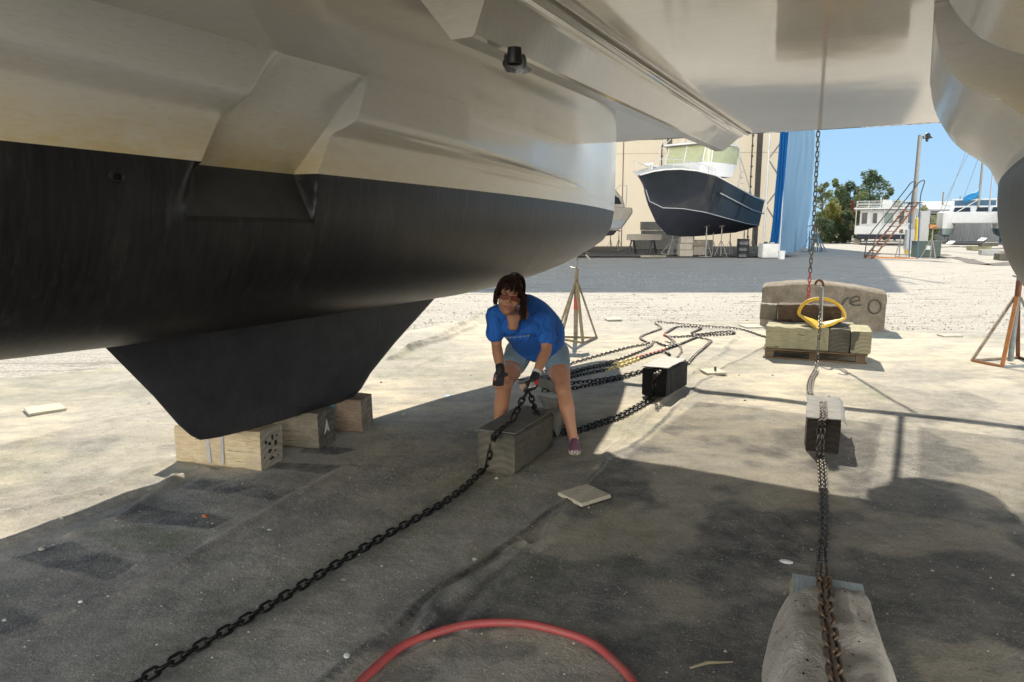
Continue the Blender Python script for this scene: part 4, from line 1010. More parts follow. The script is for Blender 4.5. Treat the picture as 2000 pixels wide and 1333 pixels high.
o = finish('yard_mats', [(-16, 36.2, .02), (13.4, 36.2, .02), (14.5, 38, .02), (20, 55.8, .02), (-16, 55.8, .02)], [(0, 1, 2, 3, 4)], 'ground_mats'); tag(o, kind='structure')
for k, (x, y, L_, w_) in enumerate([(1.6, 36.6, 5.2, 1.4), (5.5, 37.4, 6, 1.5), (10.2, 36.9, 4.5, 1.3)]):
    rws = [[Vector((x + L_ * i / 30, y + w_ * j / 6 + .1 * math.sin(i * .9 + k), .05 + .06 * abs(mnoise.noise(Vector((i * .35, j * .6, k)))))) for j in range(7)] for i in range(31)]
    mb = MB(); mb.grid(rws, flip=True); tag(mb.build('rubber_mat', 'ground_mats', None, smooth=True), ['crumpled dark mat on the ground at the left end of the shelter floor', 'crumpled dark mat under the bow of the dark boat', 'crumpled dark mat near the black drum'][k], 'mat', 'dark mats on the shelter floor')
# ---- dark sport boat
BO = Vector((6.0, 34.6, 0)); ba = Vector((math.sin(PI / 4), math.cos(PI / 4), 0)); bl = Vector((ba.y, -ba.x, 0))
sf = empty('sport_fishing_boat', BO, 'dark grey sport fishing boat with flared bow and pipe tower, propped on stands', 'motor boat', -PI / 4)
# local: x = beam (image right +), y = aft, z up
xsn = [0, .35, .8, 1.5, 2.5, 4, 6, 8, 9.5]
def SF(y):
    return dict(bs=ip(y, xsn, [.03, .55, .92, 1.28, 1.55, 1.72, 1.75, 1.72, 1.66]), zs=ip(y, xsn, [3.95, 4.12, 4.20, 4.24, 4.2, 4.05, 3.6, 3.15, 2.95]),
                bc=ip(y, xsn, [.01, .02, .05, .35, .85, 1.25, 1.42, 1.45, 1.42]), zc=ip(y, xsn, [3.85, 3.55, 2.75, 2.45, 2.42, 2.25, 1.95, 1.7, 1.6]),
                zk=ip(y, xsn, [3.82, 3.45, 2.55, 1.75, 1.15, 1.02, 1.05, 1.15, 1.2]))
ysn = np.concatenate([np.linspace(0, 2.5, 26), np.linspace(2.7, 9.5, 26)])
rs, rb_ = [], []
for y in ysn:
    d = SF(y); r = []
    for sgn in (-1, 1):
        part = []
        for k in range(9):
            f = k / 8; fl_ = f ** 1.9 if y < 5 else f ** 1.2
            b = d['bc'] + (d['bs'] - d['bc']) * (fl_ * (1 - min(1, y / 9)) + f * min(1, y / 9)); z = d['zc'] + (d['zs'] - d['zc']) * f
            part.append(Vector((sgn * b, y, z)))
        r += part[::-1] if sgn < 0 else part
    rs.append(r)
    rb_.append([Vector((-d['bc'], y, d['zc'])), Vector((-d['bc'] * .5, y, (d['zc'] * .42 + d['zk'] * .58))), Vector((0, y, d['zk'])), Vector((d['bc'] * .5, y, (d['zc'] * .42 + d['zk'] * .58))), Vector((d['bc'], y, d['zc']))])
mb = MB(); mb.grid([r[:9] for r in rs]); mb.grid([r[9:] for r in rs]); mb.add(rs[-1], [tuple(range(18))]); mb.build('hull', 'navy_hull', sf, smooth=True, autos=50)
mb = MB(); mb.grid(rb_); mb.add(rb_[-1], [tuple(range(5))]); mb.build('bottom', 'navy_bottom', sf, smooth=True, autos=40)
for sgn in (-1, 1):
    mb = MB(); mb.tube([Vector((sgn * (SF(y)['bc'] + .02), y, SF(y)['zc'])) for y in ysn[5:]], .022, 6); mb.build('chine_strip', 'boat_grey', sf, smooth=True)
    mb = MB(); mb.tube([Vector((sgn * (SF(y)['bs'] + .01), y, SF(y)['zs'] + .0)) for y in ysn], .04, 6); mb.build('rub_rail', 'boat_white', sf, smooth=True)
mb = MB(); mb.tube([Vector((1.66 + .05, y, SF(y)['zs'] - .72)) for y in np.linspace(4.6, 9.4, 8)], .035, 6); mb.build('spray_rail', 'boat_grey', sf, smooth=True)
mb = MB(); rws = []
for y in ysn:
    d = SF(y); rws.append([Vector((d['bs'] * u * .97, y, d['zs'] + .02 + (.34 * (1 - u * u)) * float(smoothstep(np.array(y), .3, 2.6)))) for u in (-1, -.8, -.5, 0, .5, .8, 1)])
mb.grid(rws, flip=True); mb.build('foredeck', 'boat_white', sf, smooth=True)
def ring(y, w, z, d_=0): return [Vector((-w, y + d_, z)), Vector((-w * .8, y, z)), Vector((w * .8, y, z)), Vector((w, y + d_, z)), Vector((w, y + 3.0, z)), Vector((-w, y + 3.0, z))]
mb = MB(); a_, b_ = ring(3.2, 1.42, 4.05, .5), ring(3.8, 1.36, 4.74, .35); n = 6
mb.add(a_ + b_, [(i, (i + 1) % 6, 6 + (i + 1) % 6, 6 + i) for i in range(6)] + [(6, 7, 8, 9, 10, 11)]); cbn = mb.build('cabin', 'boat_white', sf, bevel=.03)
mb = MB(); c_ = ring(4.1, 1.32, 5.60, .25); b2_ = [v + Vector((0, .02, .0)) for v in b_]; b2_ = [Vector((v.x * .985, v.y, v.z)) for v in b2_]
mb.add(b2_ + c_, [(i, (i + 1) % 6, 6 + (i + 1) % 6, 6 + i) for i in range(6)]); mb.build('window_curtain', 'curtain_vinyl', sf)
for i in range(6):
    mb = MB(); mb.tube([b_[i], c_[i]], .035, 6); mb.build('window_frame', 'boat_white', sf, smooth=True)
mb = MB(); mb.tube([(b_[1] + b_[2]) / 2, (c_[1] + c_[2]) / 2], .03, 6); mb.build('window_frame', 'boat_white', sf, smooth=True)
mb = MB(); mb.prism([Vector((-1.42, 4.1, 5.62)), Vector((-1.15, 3.75, 5.62)), Vector((1.15, 3.75, 5.62)), Vector((1.42, 4.1, 5.62)), Vector((1.36, 6.9, 5.62)), Vector((-1.36, 6.9, 5.62))], (0, 0, .10)); mb.build('hardtop', 'boat_white', sf, bevel=.03)
for x in (-1.45, 1.45):
    for y, x2, y2 in ((3.6, .55, 4.6), (6.8, .55, 5.7)):
        mb = MB(); mb.tube([(x, y + .3, 4.0), (x * .97, y + .1, 5.45), (x2 * (1 if x > 0 else -1), y2, 9.2)], .032, 6); mb.build('tower_leg', 'pipe_white', sf, smooth=True)
    mb = MB(); mb.tube([(x * .95, 3.8, 5.5), (x * .62, 6.2, 7.5)], .022, 6); mb.tube([(x * .95, 6.6, 5.5), (x * .62, 4.3, 7.5)], .022, 6); mb.build('tower_brace', 'pipe_white', sf, smooth=True)
for z, w in ((6.3, 1.2), (7.3, 1.0), (8.3, .75)):
    mb = MB(); mb.tube([(-w, 4.1, z), (w, 4.1, z), (w, 6.3, z), (-w, 6.3, z)], .022, 6, closed=True); mb.build('tower_ring', 'pipe_white', sf)
for k in range(9):
    mb = MB(); mb.tube([(1.12 - k * .05, 6.72 - .11 * k, 5.6 + .36 * k), (1.3 - k * .06, 6.3 - .11 * k, 5.6 + .36 * k)], .018, 5); mb.build('ladder_rung', 'pipe_white', sf)
mb = MB(); mb.tube([(1.4, 6.9, 3.3), (1.5, 6.9, 4.4), (1.35, 6.9, 5.4)], .03, 6); mb.tube([(1.55, 8.3, 3.1), (1.4, 6.9, 5.3)], .025, 6); mb.build('rail', 'pipe_white', sf, smooth=True)
for k in range(4): mb = MB(); mb.tube([(1.5 - .02 * k, 7.0, 3.5 + .3 * k), (1.42, 7.4, 3.5 + .3 * k)], .02, 5); mb.build('ladder_rung', 'pipe_white', sf)
for sgn in (-1, 1):
    P_ = [Vector((sgn * SF(y)['bs'] * .93, y, SF(y)['zs'] + .52 - .04 * y)) for y in np.linspace(.25, 4.2, 9)]
    mb = MB(); mb.tube(P_, .018, 5); mb.build('bow_rail', 'pipe_white', sf, smooth=True)
    for p_ in P_[::2]: mb = MB(); mb.tube([Vector((p_.x, p_.y, SF(p_.y)['zs'])), p_], .014, 5); mb.build('stanchion', 'pipe_white', sf)
mb = MB(); mb.box((0, 1.15, 4.42), (.16, .9, .06)); mb.box((.0, .75, 4.50), (.5, .12, .10)); mb.tube([(0, 1.0, 4.2), (0, 1.0, 4.5)], .05, 8); mb.build('anchor_windlass', 'boat_white', sf, bevel=.01)
# ---- beige cruiser mostly hidden by the catamaran's bow
bc_ = empty('cabin_cruiser', (5.0, 44, 0), 'beige cabin cruiser stern with dark window, behind the catamaran bow', 'motor boat')
mb = MB(); prof_ = [(-6, 2.65), (2.05, 2.65), (2.1, 2.35), (1.55, 1.55), (1.2, 1.3), (-6, 1.25)]
pa_ = [Vector((a + .0, -1.3, b)) for a, b in prof_]; mb.prism(pa_, (0, 3.2, 0)); mb.build('hull', 'boat_beige', bc_, bevel=.08)
mb = MB(); mb.prism([Vector((x, -1.34, z)) for x, z in [(-6, 1.9), (1.75, 1.95), (1.45, 1.42), (-6, 1.3)]], (0, 3.3, 0)); mb.build('bottom', 'boat_grey', bc_, bevel=.05)
mb = MB(); mb.prism([Vector((x, -1.25, z)) for x, z in [(-6, 1.35), (1.3, 1.42), (1.0, 1.05), (-1, .8), (-6, .8)]], (0, 3.0, 0)); mb.build('keel', 'navy_bottom', bc_, bevel=.05)
mb = MB(); mb.prism([Vector((x, -1.0, z)) for x, z in [(-6, 2.6), (1.7, 2.6), (1.55, 3.15), (1.1, 3.7), (.4, 4.1), (-6, 4.6)]], (0, 2.6, 0)); mb.build('cabin', 'boat_beige', bc_, bevel=.1)
mb = MB(); mb.prism([Vector((x, -1.03, z)) for x, z in [(-6, 2.85), (1.45, 2.85), (1.3, 3.2), (.7, 3.55), (-6, 3.9)]], (0, .06, 0)); mb.build('window', 'dark_glass', bc_, bevel=.02)
mb = MB(); mb.tube([(1.1, -1, 3.7), (1.35, -1, 3.95), (1.75, -1, 3.9), (1.72, -1, 2.7)], .03, 6); mb.build('rail', 'pipe_white', bc_, smooth=True)
mb = MB(); mb.tube([(-.2, -1, 4.2), (.05, -1, 4.7), (.35, -1, 4.1)], .025, 6); mb.build('rail', 'pipe_white', bc_, smooth=True)
# ---- far stands
def far_stand(label, group, mats=('steel_grey', 'rust'), ht=1.25, hb=.8, spread=.36, cat='jack stand'):
    return jack_stand('jack_stand', label, hb, ht, [(spread * math.cos(a), spread * math.sin(a)) for a in (.3, 2.4, 4.5)], list(mats), post=mats[0], pad='tilt', group=group, cat=cat)
GS = 'jack stands under the sport boat'; p1 = far_stand('', GS, ('steel_grey', 'steel_grey'), 1.55)
p1['label'] = 'grey jack stand under the bow of the dark boat, left of the drum'; p1.location = D(1378, 500, 36.6) * 1; p1.location.z = .03
for i, (x, Y_, rz, lb, s_) in enumerate([(1408, 37.2, 1.0, 'blue grey jack stand right of the foremost one under the dark hull', 1.0), (1392, 39, 2.0, 'jack stand in shadow behind the two foremost ones', .9), (1425, 40.5, .4, 'jack stand left of and behind the black drum', .9), (1452, 41, 1.8, 'jack stand behind the black drum, right side', 1.0), (1470, 42, 2.6, 'jack stand nearest the stern of the dark boat', 1.0)]):
    q = D(x, 490, Y_); copy_tree(p1, (q.x, q.y, .03), rz, lb, s_)
GL = 'spare jack stands leaning left of the dark boat'; 
for i, (x, Y_, rz, tl, lb) in enumerate([(1303, 38, .2, .35, 'leftmost leaning spare stand beside the block pile'), (1314, 38.4, 1.4, .3, 'second leaning spare stand beside the block pile'), (1322, 38.8, 2.2, -.15, 'rightmost leaning spare stand beside the block pile'), (1192, 46, .6, 0, 'jack stand under the beige cruiser, right of the catamaran bow'), (1208, 45, 2.0, 0, 'jack stand under the right end of the beige cruiser')]):
    q = D(x, 490, Y_); c = copy_tree(p1, (q.x, q.y, .05), rz, lb, .95 if i < 3 else .8); c.rotation_euler[1] = tl; c['group'] = GL if i < 3 else 'jack stands under the beige cruiser'
GBn = 'bunch of stands at the blue wall'; p3_ = far_stand('grey blue stand, leftmost of the bunch at the foot of the blue wall', GBn, ('blue_steel', 'steel_grey'), 1.6, .9, .45)
q = D(1580, 480, 44); p3_.location = (q.x, q.y, 0)
for i, (x, rz, tl, lb) in enumerate([(1590, 1.2, -.15, 'second stand of the bunch at the foot of the blue wall'), (1598, 2.2, .1, 'third stand of the bunch at the foot of the blue wall'), (1606, .4, -.35, 'rightmost leaning stand of the bunch at the foot of the blue wall')]):
    q = D(x, 480, 44 + .4 * i); c = copy_tree(p3_, (q.x, q.y, 0), rz, lb); c.rotation_euler[1] = tl
# ---- drum, tote, bucket, blocks, trestle
q = D(1450, 506, 36.3); mb = MB(q * 0); pr = [(.30, 0), (.31, .02), (.30, .05)]
for z in (.30, .60): pr += [(.30, z - .03), (.318, z), (.30, z + .03)]
pr += [(.30, .88), (.31, .90), (.29, .91)]
mb.lathe(pr, (0, 0, 0), 24); o = mb.build('drum', 'black_plastic', None, smooth=True, autos=40); o.location = (q.x, q.y, .03); tag(o, 'black ribbed steel drum under the stern of the dark boat', 'drum')
q = D(1500, 506, 35.8); t_ = empty('plastic_tank', (q.x, q.y, .01), 'white cube shaped plastic tank with a black cap beside the blue wall', 'tank')
mb = MB(); mb.box((0, 0, .36), (.82, .7, .70)); mb.build('body', 'tote_white', t_, bevel=.06); mb = MB(); mb.lathe([(.09, .70), (.09, .78), (.06, .80)], (-.15, 0, 0), 12); mb.build('cap', 'black_plastic', t_, smooth=True, autos=40)
q = D(1526, 508, 34.8); bk = empty('bucket', (q.x, q.y, 0), 'white plastic bucket on the gravel at the corner of the blue wall', 'bucket')
mb = MB(); mb.lathe([(.14, 0), (.165, .36), (.175, .365), (.175, .40), (.16, .40), (.15, .05)], (0, 0, 0), 18); mb.build('body', 'label_white', bk, smooth=True, autos=40)
mb = MB(); mb.tube([(.175 * math.cos(a * PI / 8), -.03 - .0 * a, .36 - .16 * math.sin(a * PI / 8)) for a in range(9)], .006, 5); mb.build('handle', 'steel_grey', bk)
def blk(name, px_, Y_, size, z0, mat, label, group=None, rz=0, cat='block'):
    q = D(px_, 480, Y_); mb = MB(); mb.box((0, 0, size[2] / 2), size); mb.v = [v + Vector((random.uniform(-.01, .01), random.uniform(-.01, .01), random.uniform(-.006, .006))) for v in mb.v]
    o = mb.build(name, mat, None, bevel=.02); o.location = (q.x, q.y, z0); o.rotation_euler = (0, 0, rz); return tag(o, label, cat, group)
GC = 'concrete blocks stacked under the bow of the dark boat'
for i, (x, z0, w, lb) in enumerate([(1339, .03, .68, 'bottom concrete block of the keel stack under the bow'), (1338, .37, .66, 'middle concrete block of the keel stack under the bow'), (1339, .71, .64, 'topmost concrete block of the keel stack under the bow')]): blk('concrete_block', x, 37.3, (w, .5, .33), z0, 'cinder', lb, GC)
blk('concrete_block', 1364, 38.6, (.6, .5, .5), .03, 'cinder', 'shaded concrete block right of the keel stack', GC); blk('timber_block', 1366, 38.5, (.8, .5, .28), .54, 'grey_wood', 'timber laid on the shaded block beside the keel stack', GC)
GBk = 'large concrete blocks along the shelter wall'
for x, z0, w, lb in [(1262, .02, 1.8, 'lower left concrete block against the cream wall'), (1312, .02, 1.8, 'lower middle concrete block against the cream wall'), (1365, .02, 1.8, 'lower right concrete block against the cream wall'), (1278, .66, 1.8, 'upper left concrete block against the cream wall'), (1328, .66, 1.8, 'upper right concrete block against the cream wall')]: blk('concrete_block', x, 49, (w - .05, .7, .62), z0 if z0 > .1 else .02, 'cinder', lb, GBk)
blk('concrete_block', 1275, 49.2, (1.7, .6, .55), 1.30, 'cinder', 'topmost concrete block against the cream wall', GBk)
tb = D(1258, 470, 41); wb = empty('work_bench', (tb.x, tb.y, 0), 'long beige box bench on two black trestles left of the dark boat', 'bench')
mb = MB(); mb.box((0, 0, .95), (1.9, .5, .34)); mb.build('box_top', 'boat_beige', wb, bevel=.02)
for x in (-.65, .5):
    mb = MB()
    for s_ in (-1, 1):
        mb.beam((x + s_ * .2, -.2, 0), (x + s_ * .06, 0, .78), .06); mb.beam((x + s_ * .2, .2, 0), (x + s_ * .06, 0, .78), .06)
    mb.beam((x - .15, 0, .3), (x + .15, 0, .3), .04); mb.beam((x - .12, 0, .76), (x + .12, 0, .76), .08); mb.build('trestle', 'black_plastic', wb)
blk('timber_plank', 1276, 35.6, (1.25, .3, .10), .05, 'grey_wood', 'grey plank lying at the edge of the shelter mats', cat='plank')
# -------------------------------------------------- right-hand background
# rolling ladder
def P35(x, y, Y=35.): return D(x, y, Y)
ld = empty('rolling_ladder', P35(1748, 506) , 'tall rusty rolling stairs with black handrail standing on the gravel', 'ladder'); ld.location.z = 0
LO = ld.location
for dy, nm in ((0, 0), (.75, 1)):
    v = Vector((0, dy, 0))
    mb = MB(LO); mb.beam(P35(1703, 506) + v, P35(1795, 395) + v, .05, .07); mb.build('stringer', 'rust', ld)
    mb = MB(LO); mb.tube(spline([P35(1702, 508) + v, P35(1705, 490) + v, P35(1712, 462) + v, P35(1745, 420) + v, P35(1785, 370) + v, P35(1796, 356) + v, P35(1806, 354) + v, P35(1799, 378) + v, P35(1797, 395) + v], 3), .028, 6); mb.build('handrail', 'dark_metal', ld, smooth=True)
    mb = MB(LO); mb.tube([P35(1797, 395) + v, P35(1792, 507) + v], .035, 6); mb.build('upright', 'blue_steel', ld, smooth=True)
    mb = MB(LO); mb.beam(P35(1703, 503) + v, P35(1793, 506) + v, .05, .06); mb.build('base_rail', 'orange_paint', ld)
for k in range(11):
    p = P35(1703, 506).lerp(P35(1795, 395), (k + .6) / 11.5); mb = MB(LO); mb.beam(p, p + Vector((0, .75, 0)), .20, .03); mb.build('step', 'rust', ld)
mb = MB(LO); p = P35(1792, 396); mb.box(p + Vector((0, .37, 0)), (.5, .8, .04)); mb.build('platform', 'dark_metal', ld)
# lamp post
lp = D(1779, 470, 50); lt = empty('lamp_post', (lp.x, lp.y, 0), 'tall grey lamp post with one bracket lamp, behind the rolling stairs', 'lamp post')
zt_ = D(1787, 264, 50).z; mb = MB(); mb.tube([(0, 0, 0), (0, 0, zt_)], [.17, .12], 12); mb.build('pole', 'steel_grey', lt, smooth=True, autos=60)
mb = MB(); mb.tube([(0, 0, zt_ - .15), (.35, 0, zt_ - .1)], .04, 6); mb.build('bracket', 'dark_metal', lt)
mb = MB(); mb.lathe([(.05, .30), (.16, .22), (.20, .08), (.34, -.06), (.10, -.10), (.08, -.28), (.02, -.30)], (.5, 0, zt_ - .15), 14); mb.build('lamp_head', 'dark_metal', lt, smooth=True, autos=40)
# utility gear
def cab(name, px_, ybase, w, d_, h, mat, label, Y_=None, cat='cabinet', z0=0):
    q = G(px_, ybase) if Y_ is None else D(px_, 480, Y_); e = empty(name, (q.x, q.y, 0), label, cat, -.25); mb = MB(); mb.box((0, 0, z0 + h / 2), (w, d_, h)); mb.build('body', mat, e, bevel=.02)
    mb = MB(); mb.box((0, -d_ / 2 - .008, z0 + h / 2), (w * .82, .016, h * .88)); mb.build('door', mat, e, bevel=.006); return e
c1 = cab('electric_cabinet', 1775, 497, .42, .35, 1.15, 'grey_cabinet', 'narrow grey electric cabinet on a post behind the rolling stairs', 40.5, z0=.25)
mb = MB(); mb.box((0, 0, .12), (.12, .12, .26)); mb.build('post', 'yellow_post', c1); mb = MB(); mb.box((.02, 0, 1.55), (.22, .2, .26)); mb.tube([(.0, 0, 1.3), (0, 0, 1.5)], .03, 6); mb.build('meter', 'steel_grey', c1, bevel=.02)
c2 = cab('electric_cabinet', 1800, 497, .52, .4, 1.75, 'grey_cabinet', 'tall grey cabinet right of the yellow post', 43, z0=.7); mb = MB(); mb.box((0, 0, .35), (.3, .2, .72)); mb.build('leg', 'steel_grey', c2)
q = D(1788, 480, 41); o = empty('bollard', (q.x, q.y, 0), 'tall yellow steel bollard between the two grey cabinets', 'bollard'); mb = MB(); mb.tube([(0, 0, 0), (0, 0, 1.95)], .115, 14); mb.build('post', 'yellow_post', o, smooth=True, autos=50); mb = MB(); mb.lathe([(.115, 1.95), (.09, 2.0), (.02, 2.03)], (0, 0, 0), 14); mb.build('cap', 'yellow_post', o, smooth=True)
q = D(1771, 480, 42); mb = MB(); mb.tube([(0, 0, 0), (0, 0, 1.0), (0, 0, 1.03)], [.10, .10, .05], 12); o = mb.build('bollard', 'yellow_post', None, smooth=True, autos=50); o.location = (q.x, q.y, 0); tag(o, 'short yellow bollard half hidden behind the narrow cabinet', 'bollard')
tf = cab('transformer_box', 1809, 503, 1.15, .8, .80, 'green_box', 'low dark green transformer box with a white label', 36.8); mb = MB(); mb.box((.0, -.423, .5), (.24, .008, .2)); mb.build('warning_label', 'label_white', tf)
mb = MB(); mb.box((0, 0, .815), (1.2, .85, .03)); mb.build('lid', 'green_box', tf)
for x, Y_, rz, lb, tp, sc_ in [(1818, 35.6, .3, 'jack stand with an orange head in front of the green box', 'orange_paint', 1.0), (1757, 37.0, 1.3, 'pale jack stand behind the rolling stairs', 'rust', .85)]:
    q = D(x, 490, Y_); s_ = far_stand(lb, None, ('steel_grey', 'steel_grey'), 1.5, .95, .42); s_.location = (q.x, q.y, 0); s_.rotation_euler = (0, 0, rz); s_.scale = (sc_,) * 3; mb = MB(); mb.prism([Vector((-.2, -.05, 1.45)), Vector((.2, -.05, 1.45)), Vector((.24, -.05, 1.62)), Vector((-.24, -.05, 1.66))], (0, .1, 0)); mb.build('head', tp, s_)
# houseboat
hb_ = D(1722, 470, 62); hbt = empty('houseboat', (hb_.x, hb_.y, 0), 'white two level houseboat on blocks with a railed roof deck, behind the stairs', 'houseboat', -.46)
def hbx(nm, c, s_, mat, bev=.02, par=None): mb = MB(); mb.box(c, s_); return mb.build(nm, mat, par or hbt, bevel=bev)
hbx('hull', (0.2, 2, 1.22), (4.7, 7, .72), 'boat_white', .06); hbx('bottom', (0.3, 2, .66), (4.3, 7, .40), 'navy_bottom'); hbx('cabin_wall', (.3, 2.4, 2.25), (4.2, 6, 1.35), 'boat_white'); hbx('roof', (.15, 2, 3.02), (4.9, 7, .14), 'boat_white')
for x, w, h, m_ in ((-1.45, .42, .95, 'dark_glass'), (-.65, .32, .85, 'dark_glass'), (.35, .75, .85, 'curtain_vinyl' if False else 'cat_green'), (1.35, .35, .95, 'dark_glass'), (2.0, .45, .8, 'dark_glass')):
    f_ = hbx('window', (x, -.62, 2.22), (w + .08, .05, h + .08), 'boat_white', .01); hbx('pane', (x, -.655, 2.22), (w, .02, h), m_, .003, f_)
for x in (-2.1, -.95, .0, .95, 1.75, 2.45): mb = MB(); mb.tube([(x, -1.4, 1.5), (x, -1.4, 2.98)], .035, 6); mb.build('roof_post', 'pipe_white', hbt)
for z in (3.35, 3.62):
    mb = MB(); mb.tube([(-2.1, -1.3, z), (2.4, -1.3, z), (2.4, 4.8, z), (-2.1, 4.8, z)], .03, 6, closed=True); mb.build('railing', 'pipe_white', hbt)
for x in (-2.1, -1.2, -.3, .6, 1.5, 2.4): mb = MB(); mb.tube([(x, -1.3, 3.05), (x, -1.3, 3.64)], .03, 6); mb.build('rail_post', 'pipe_white', hbt)
hbx('helm_box', (.2, .6, 3.42), (.75, .6, .7), 'boat_white', .05); mb = MB(); mb.tube([(-.3, .6, 3.1), (-.3, .6, 4.0)], .05, 6); mb.build('stove_pipe', 'pipe_white', hbt)
for x, y in ((-1.9, -.6), (2.1, -.6), (-1.9, 4.5), (2.1, 4.5)): hbx('support_block', (x, y, .24), (.55, .5, .47), 'cinder')
# far catamaran
fc = D(1895, 470, 64); fct = empty('sailing_catamaran', (fc.x, fc.y, 0), 'distant white sailing catamaran with a blue sail cover and blue bottom', 'catamaran', -.56)
def fhull(xc, bm, lab):
    rws = []; rb2 = []
    for y in np.linspace(-2, 8, 13):
        k = min(1, max(.05, (y + 2.2) / 2.2)) ** .6; w = .72 * k
        rws.append([Vector((xc - w, y, 2.75 + .03 * y)), Vector((xc - w, y, 1.7)), Vector((xc - w * .95, y, 1.35))]); rws[-1] += [Vector((xc + w * .95, y, 1.35)), Vector((xc + w, y, 1.7)), Vector((xc + w, y, 2.75 + .03 * y))]
        rb2.append([Vector((xc - w * .95, y, 1.35)), Vector((xc - w * .7, y, .8)), Vector((xc, y, .55 + .4 * (1 - k))), Vector((xc + w * .7, y, .8)), Vector((xc + w * .95, y, 1.35))])
    mb = MB(); mb.grid([r[:3] for r in rws]); mb.grid([r[3:] for r in rws]); mb.grid([[r[0], r[5]] for r in rws]); mb.add(rws[0], [tuple(range(6))]); mb.build('hull', 'boat_white', fct, smooth=True, autos=40)
    mb = MB(); mb.grid(rb2); mb.add(rb2[0], [tuple(range(5))]); mb.build('bottom', bm, fct, smooth=True, autos=40)
fhull(-2.0, 'cat_green', ''); fhull(2.35, 'cat_blue', '')
mb = MB(); mb.prism([Vector((2.2, 1.5, .55)), Vector((2.2, 3.2, .55)), Vector((2.2, 3.0, .1)), Vector((2.2, 1.7, .1))], (.3, 0, 0)); mb.build('keel', 'cat_blue', fct)
hb3 = lambda nm, c, s_, mat, bev=.03: (lambda mb: mb.build(nm, mat, fct, bevel=bev))(MB().box(c, s_))
hb3('bridge_deck', (.1, 2.5, 2.25), (3.9, 7, .95), 'boat_white', .1)
mb = MB(); a_ = [Vector((-1.9, .4, 2.7)), Vector((2.3, .4, 2.7)), Vector((2.3, 5, 2.7)), Vector((-1.9, 5, 2.7))]; b_ = [Vector((-1.5, 1.2, 3.35)), Vector((1.9, 1.2, 3.35)), Vector((1.9, 5, 3.35)), Vector((-1.5, 5, 3.35))]; mb.hexa(a_ + b_); mb.build('coachroof', 'boat_white', fct, bevel=.08)
for x0, x1 in ((-1.5, -.2), (.2, 1.2), (1.35, 1.95)): mb = MB(); mb.hexa([Vector((x0, .52, 2.82)), Vector((x1, .52, 2.82)), Vector((x1, .70, 2.82)), Vector((x0, .70, 2.82)), Vector((x0 + .1, .90, 3.2)), Vector((x1 - .05, .90, 3.2)), Vector((x1 - .05, 1.1, 3.2)), Vector((x0 + .1, 1.1, 3.2))]); mb.build('window', 'dark_glass', fct)
hb3('bimini', (.1, 4.2, 3.95), (3.6, 2.4, .12), 'boat_white'); hb3('windscreen', (.1, 3.1, 3.6), (3.2, .06, .5), 'cat_blue', .01)
mb = MB(); mb.tube([(.35, .9, 3.2), (.35, .9, 14)], .10, 8); mb.build('mast', 'steel_grey', fct, smooth=True); mb = MB(); mb.tube([(1.15, 0, 2.8), (1.15, 0, 13.5)], .06, 8); mb.build('furled_jib', 'boat_grey', fct, smooth=True)
mb = MB(); rws = [[Vector((-.85 + 1.2 * i / 6, 1.0 + .2 * math.cos(a), 3.95 + .55 * (i / 6) ** 2 + (.20 + .16 * i / 6) * math.sin(a) * (1 + .25 * math.sin(a * 3 + i)))) for a in [2 * PI * k / 10 for k in range(11)]] for i in range(7)]; mb.grid(rws); mb.build('sail_cover', 'sail_blue', fct, smooth=True)
for a, b in (((.35, .9, 13.5), (-2.3, 2, 2.8)), ((.35, .9, 11), (-2.6, 1, 2.8)), ((.35, .9, 13.5), (2.8, 2, 2.8)), ((.35, .9, 9), (-.9, 6, 3.9))): mb = MB(); mb.tube([a, b], .022, 5); mb.build('stay', 'steel_grey', fct)
mb = MB(); mb.tube([(-.3, .9, 7.5), (1.0, .9, 7.5)], .05, 6); mb.build('spreader', 'boat_white', fct)
mb = MB(); mb.tube([(-1.2, 0, 2.8), (.35, .8, 3.9)], .04, 6); mb.build('rail', 'pipe_white', fct)
q = D(1893, 472, 60); mb = MB(); mb.prism([Vector((-1.5, 0, .05)), Vector((-1.1, 0, .32)), Vector((1.2, 0, .35)), Vector((1.55, 0, .62)), Vector((1.3, 0, .15)), Vector((.8, 0, .02))], (0, .9, 0)); o = mb.build('dinghy', 'black_plastic', None, bevel=.08); o.location = (q.x, q.y, 0); tag(o, 'dark dinghy lying on the ground in front of the distant catamaran', 'dinghy')
q = D(1905, 470, 74); shd = empty('metal_shed', (q.x, q.y, 0), 'long pale corrugated metal shed behind the distant catamaran', 'shed', -.35)
mb = MB(); n = 70; rws = []
for i in range(n * 2 + 1): x = -4.2 + 9.4 * i / (2 * n); rws.append([Vector((x, .06 * (i % 2), 0)), Vector((x, .06 * (i % 2), 3.1))])
mb.grid(rws); mb.grid([[Vector((-4.2, .1, z)), Vector((-4.2, 6, z))] for z in (0, 3.1)]); mb.build('wall', 'shed_metal', shd); mb = MB(); mb.hexa([Vector((-4.5, -.3, 3.1)), Vector((5.4, -.3, 3.1)), Vector((5.4, 6, 4.1)), Vector((-4.5, 6, 4.1)), Vector((-4.5, -.3, 3.25)), Vector((5.4, -.3, 3.25)), Vector((5.4, 6, 4.25)), Vector((-4.5, 6, 4.25))]); mb.build('roof', 'shed_metal', shd)
for x, y0, Y_, lb in ((1843, 375, 78, 'thin distant mast left of the catamaran rig'), (1876, 384, 80, 'short distant mast top above the metal shed')):
    a = D(x, y0, Y_); mb = MB(); mb.tube([(0, 0, 0), (0, 0, a.z)], .09, 6); o = mb.build('mast', 'steel_grey', None, smooth=True); o.location = (a.x, a.y, 0); tag(o, lb, 'mast')
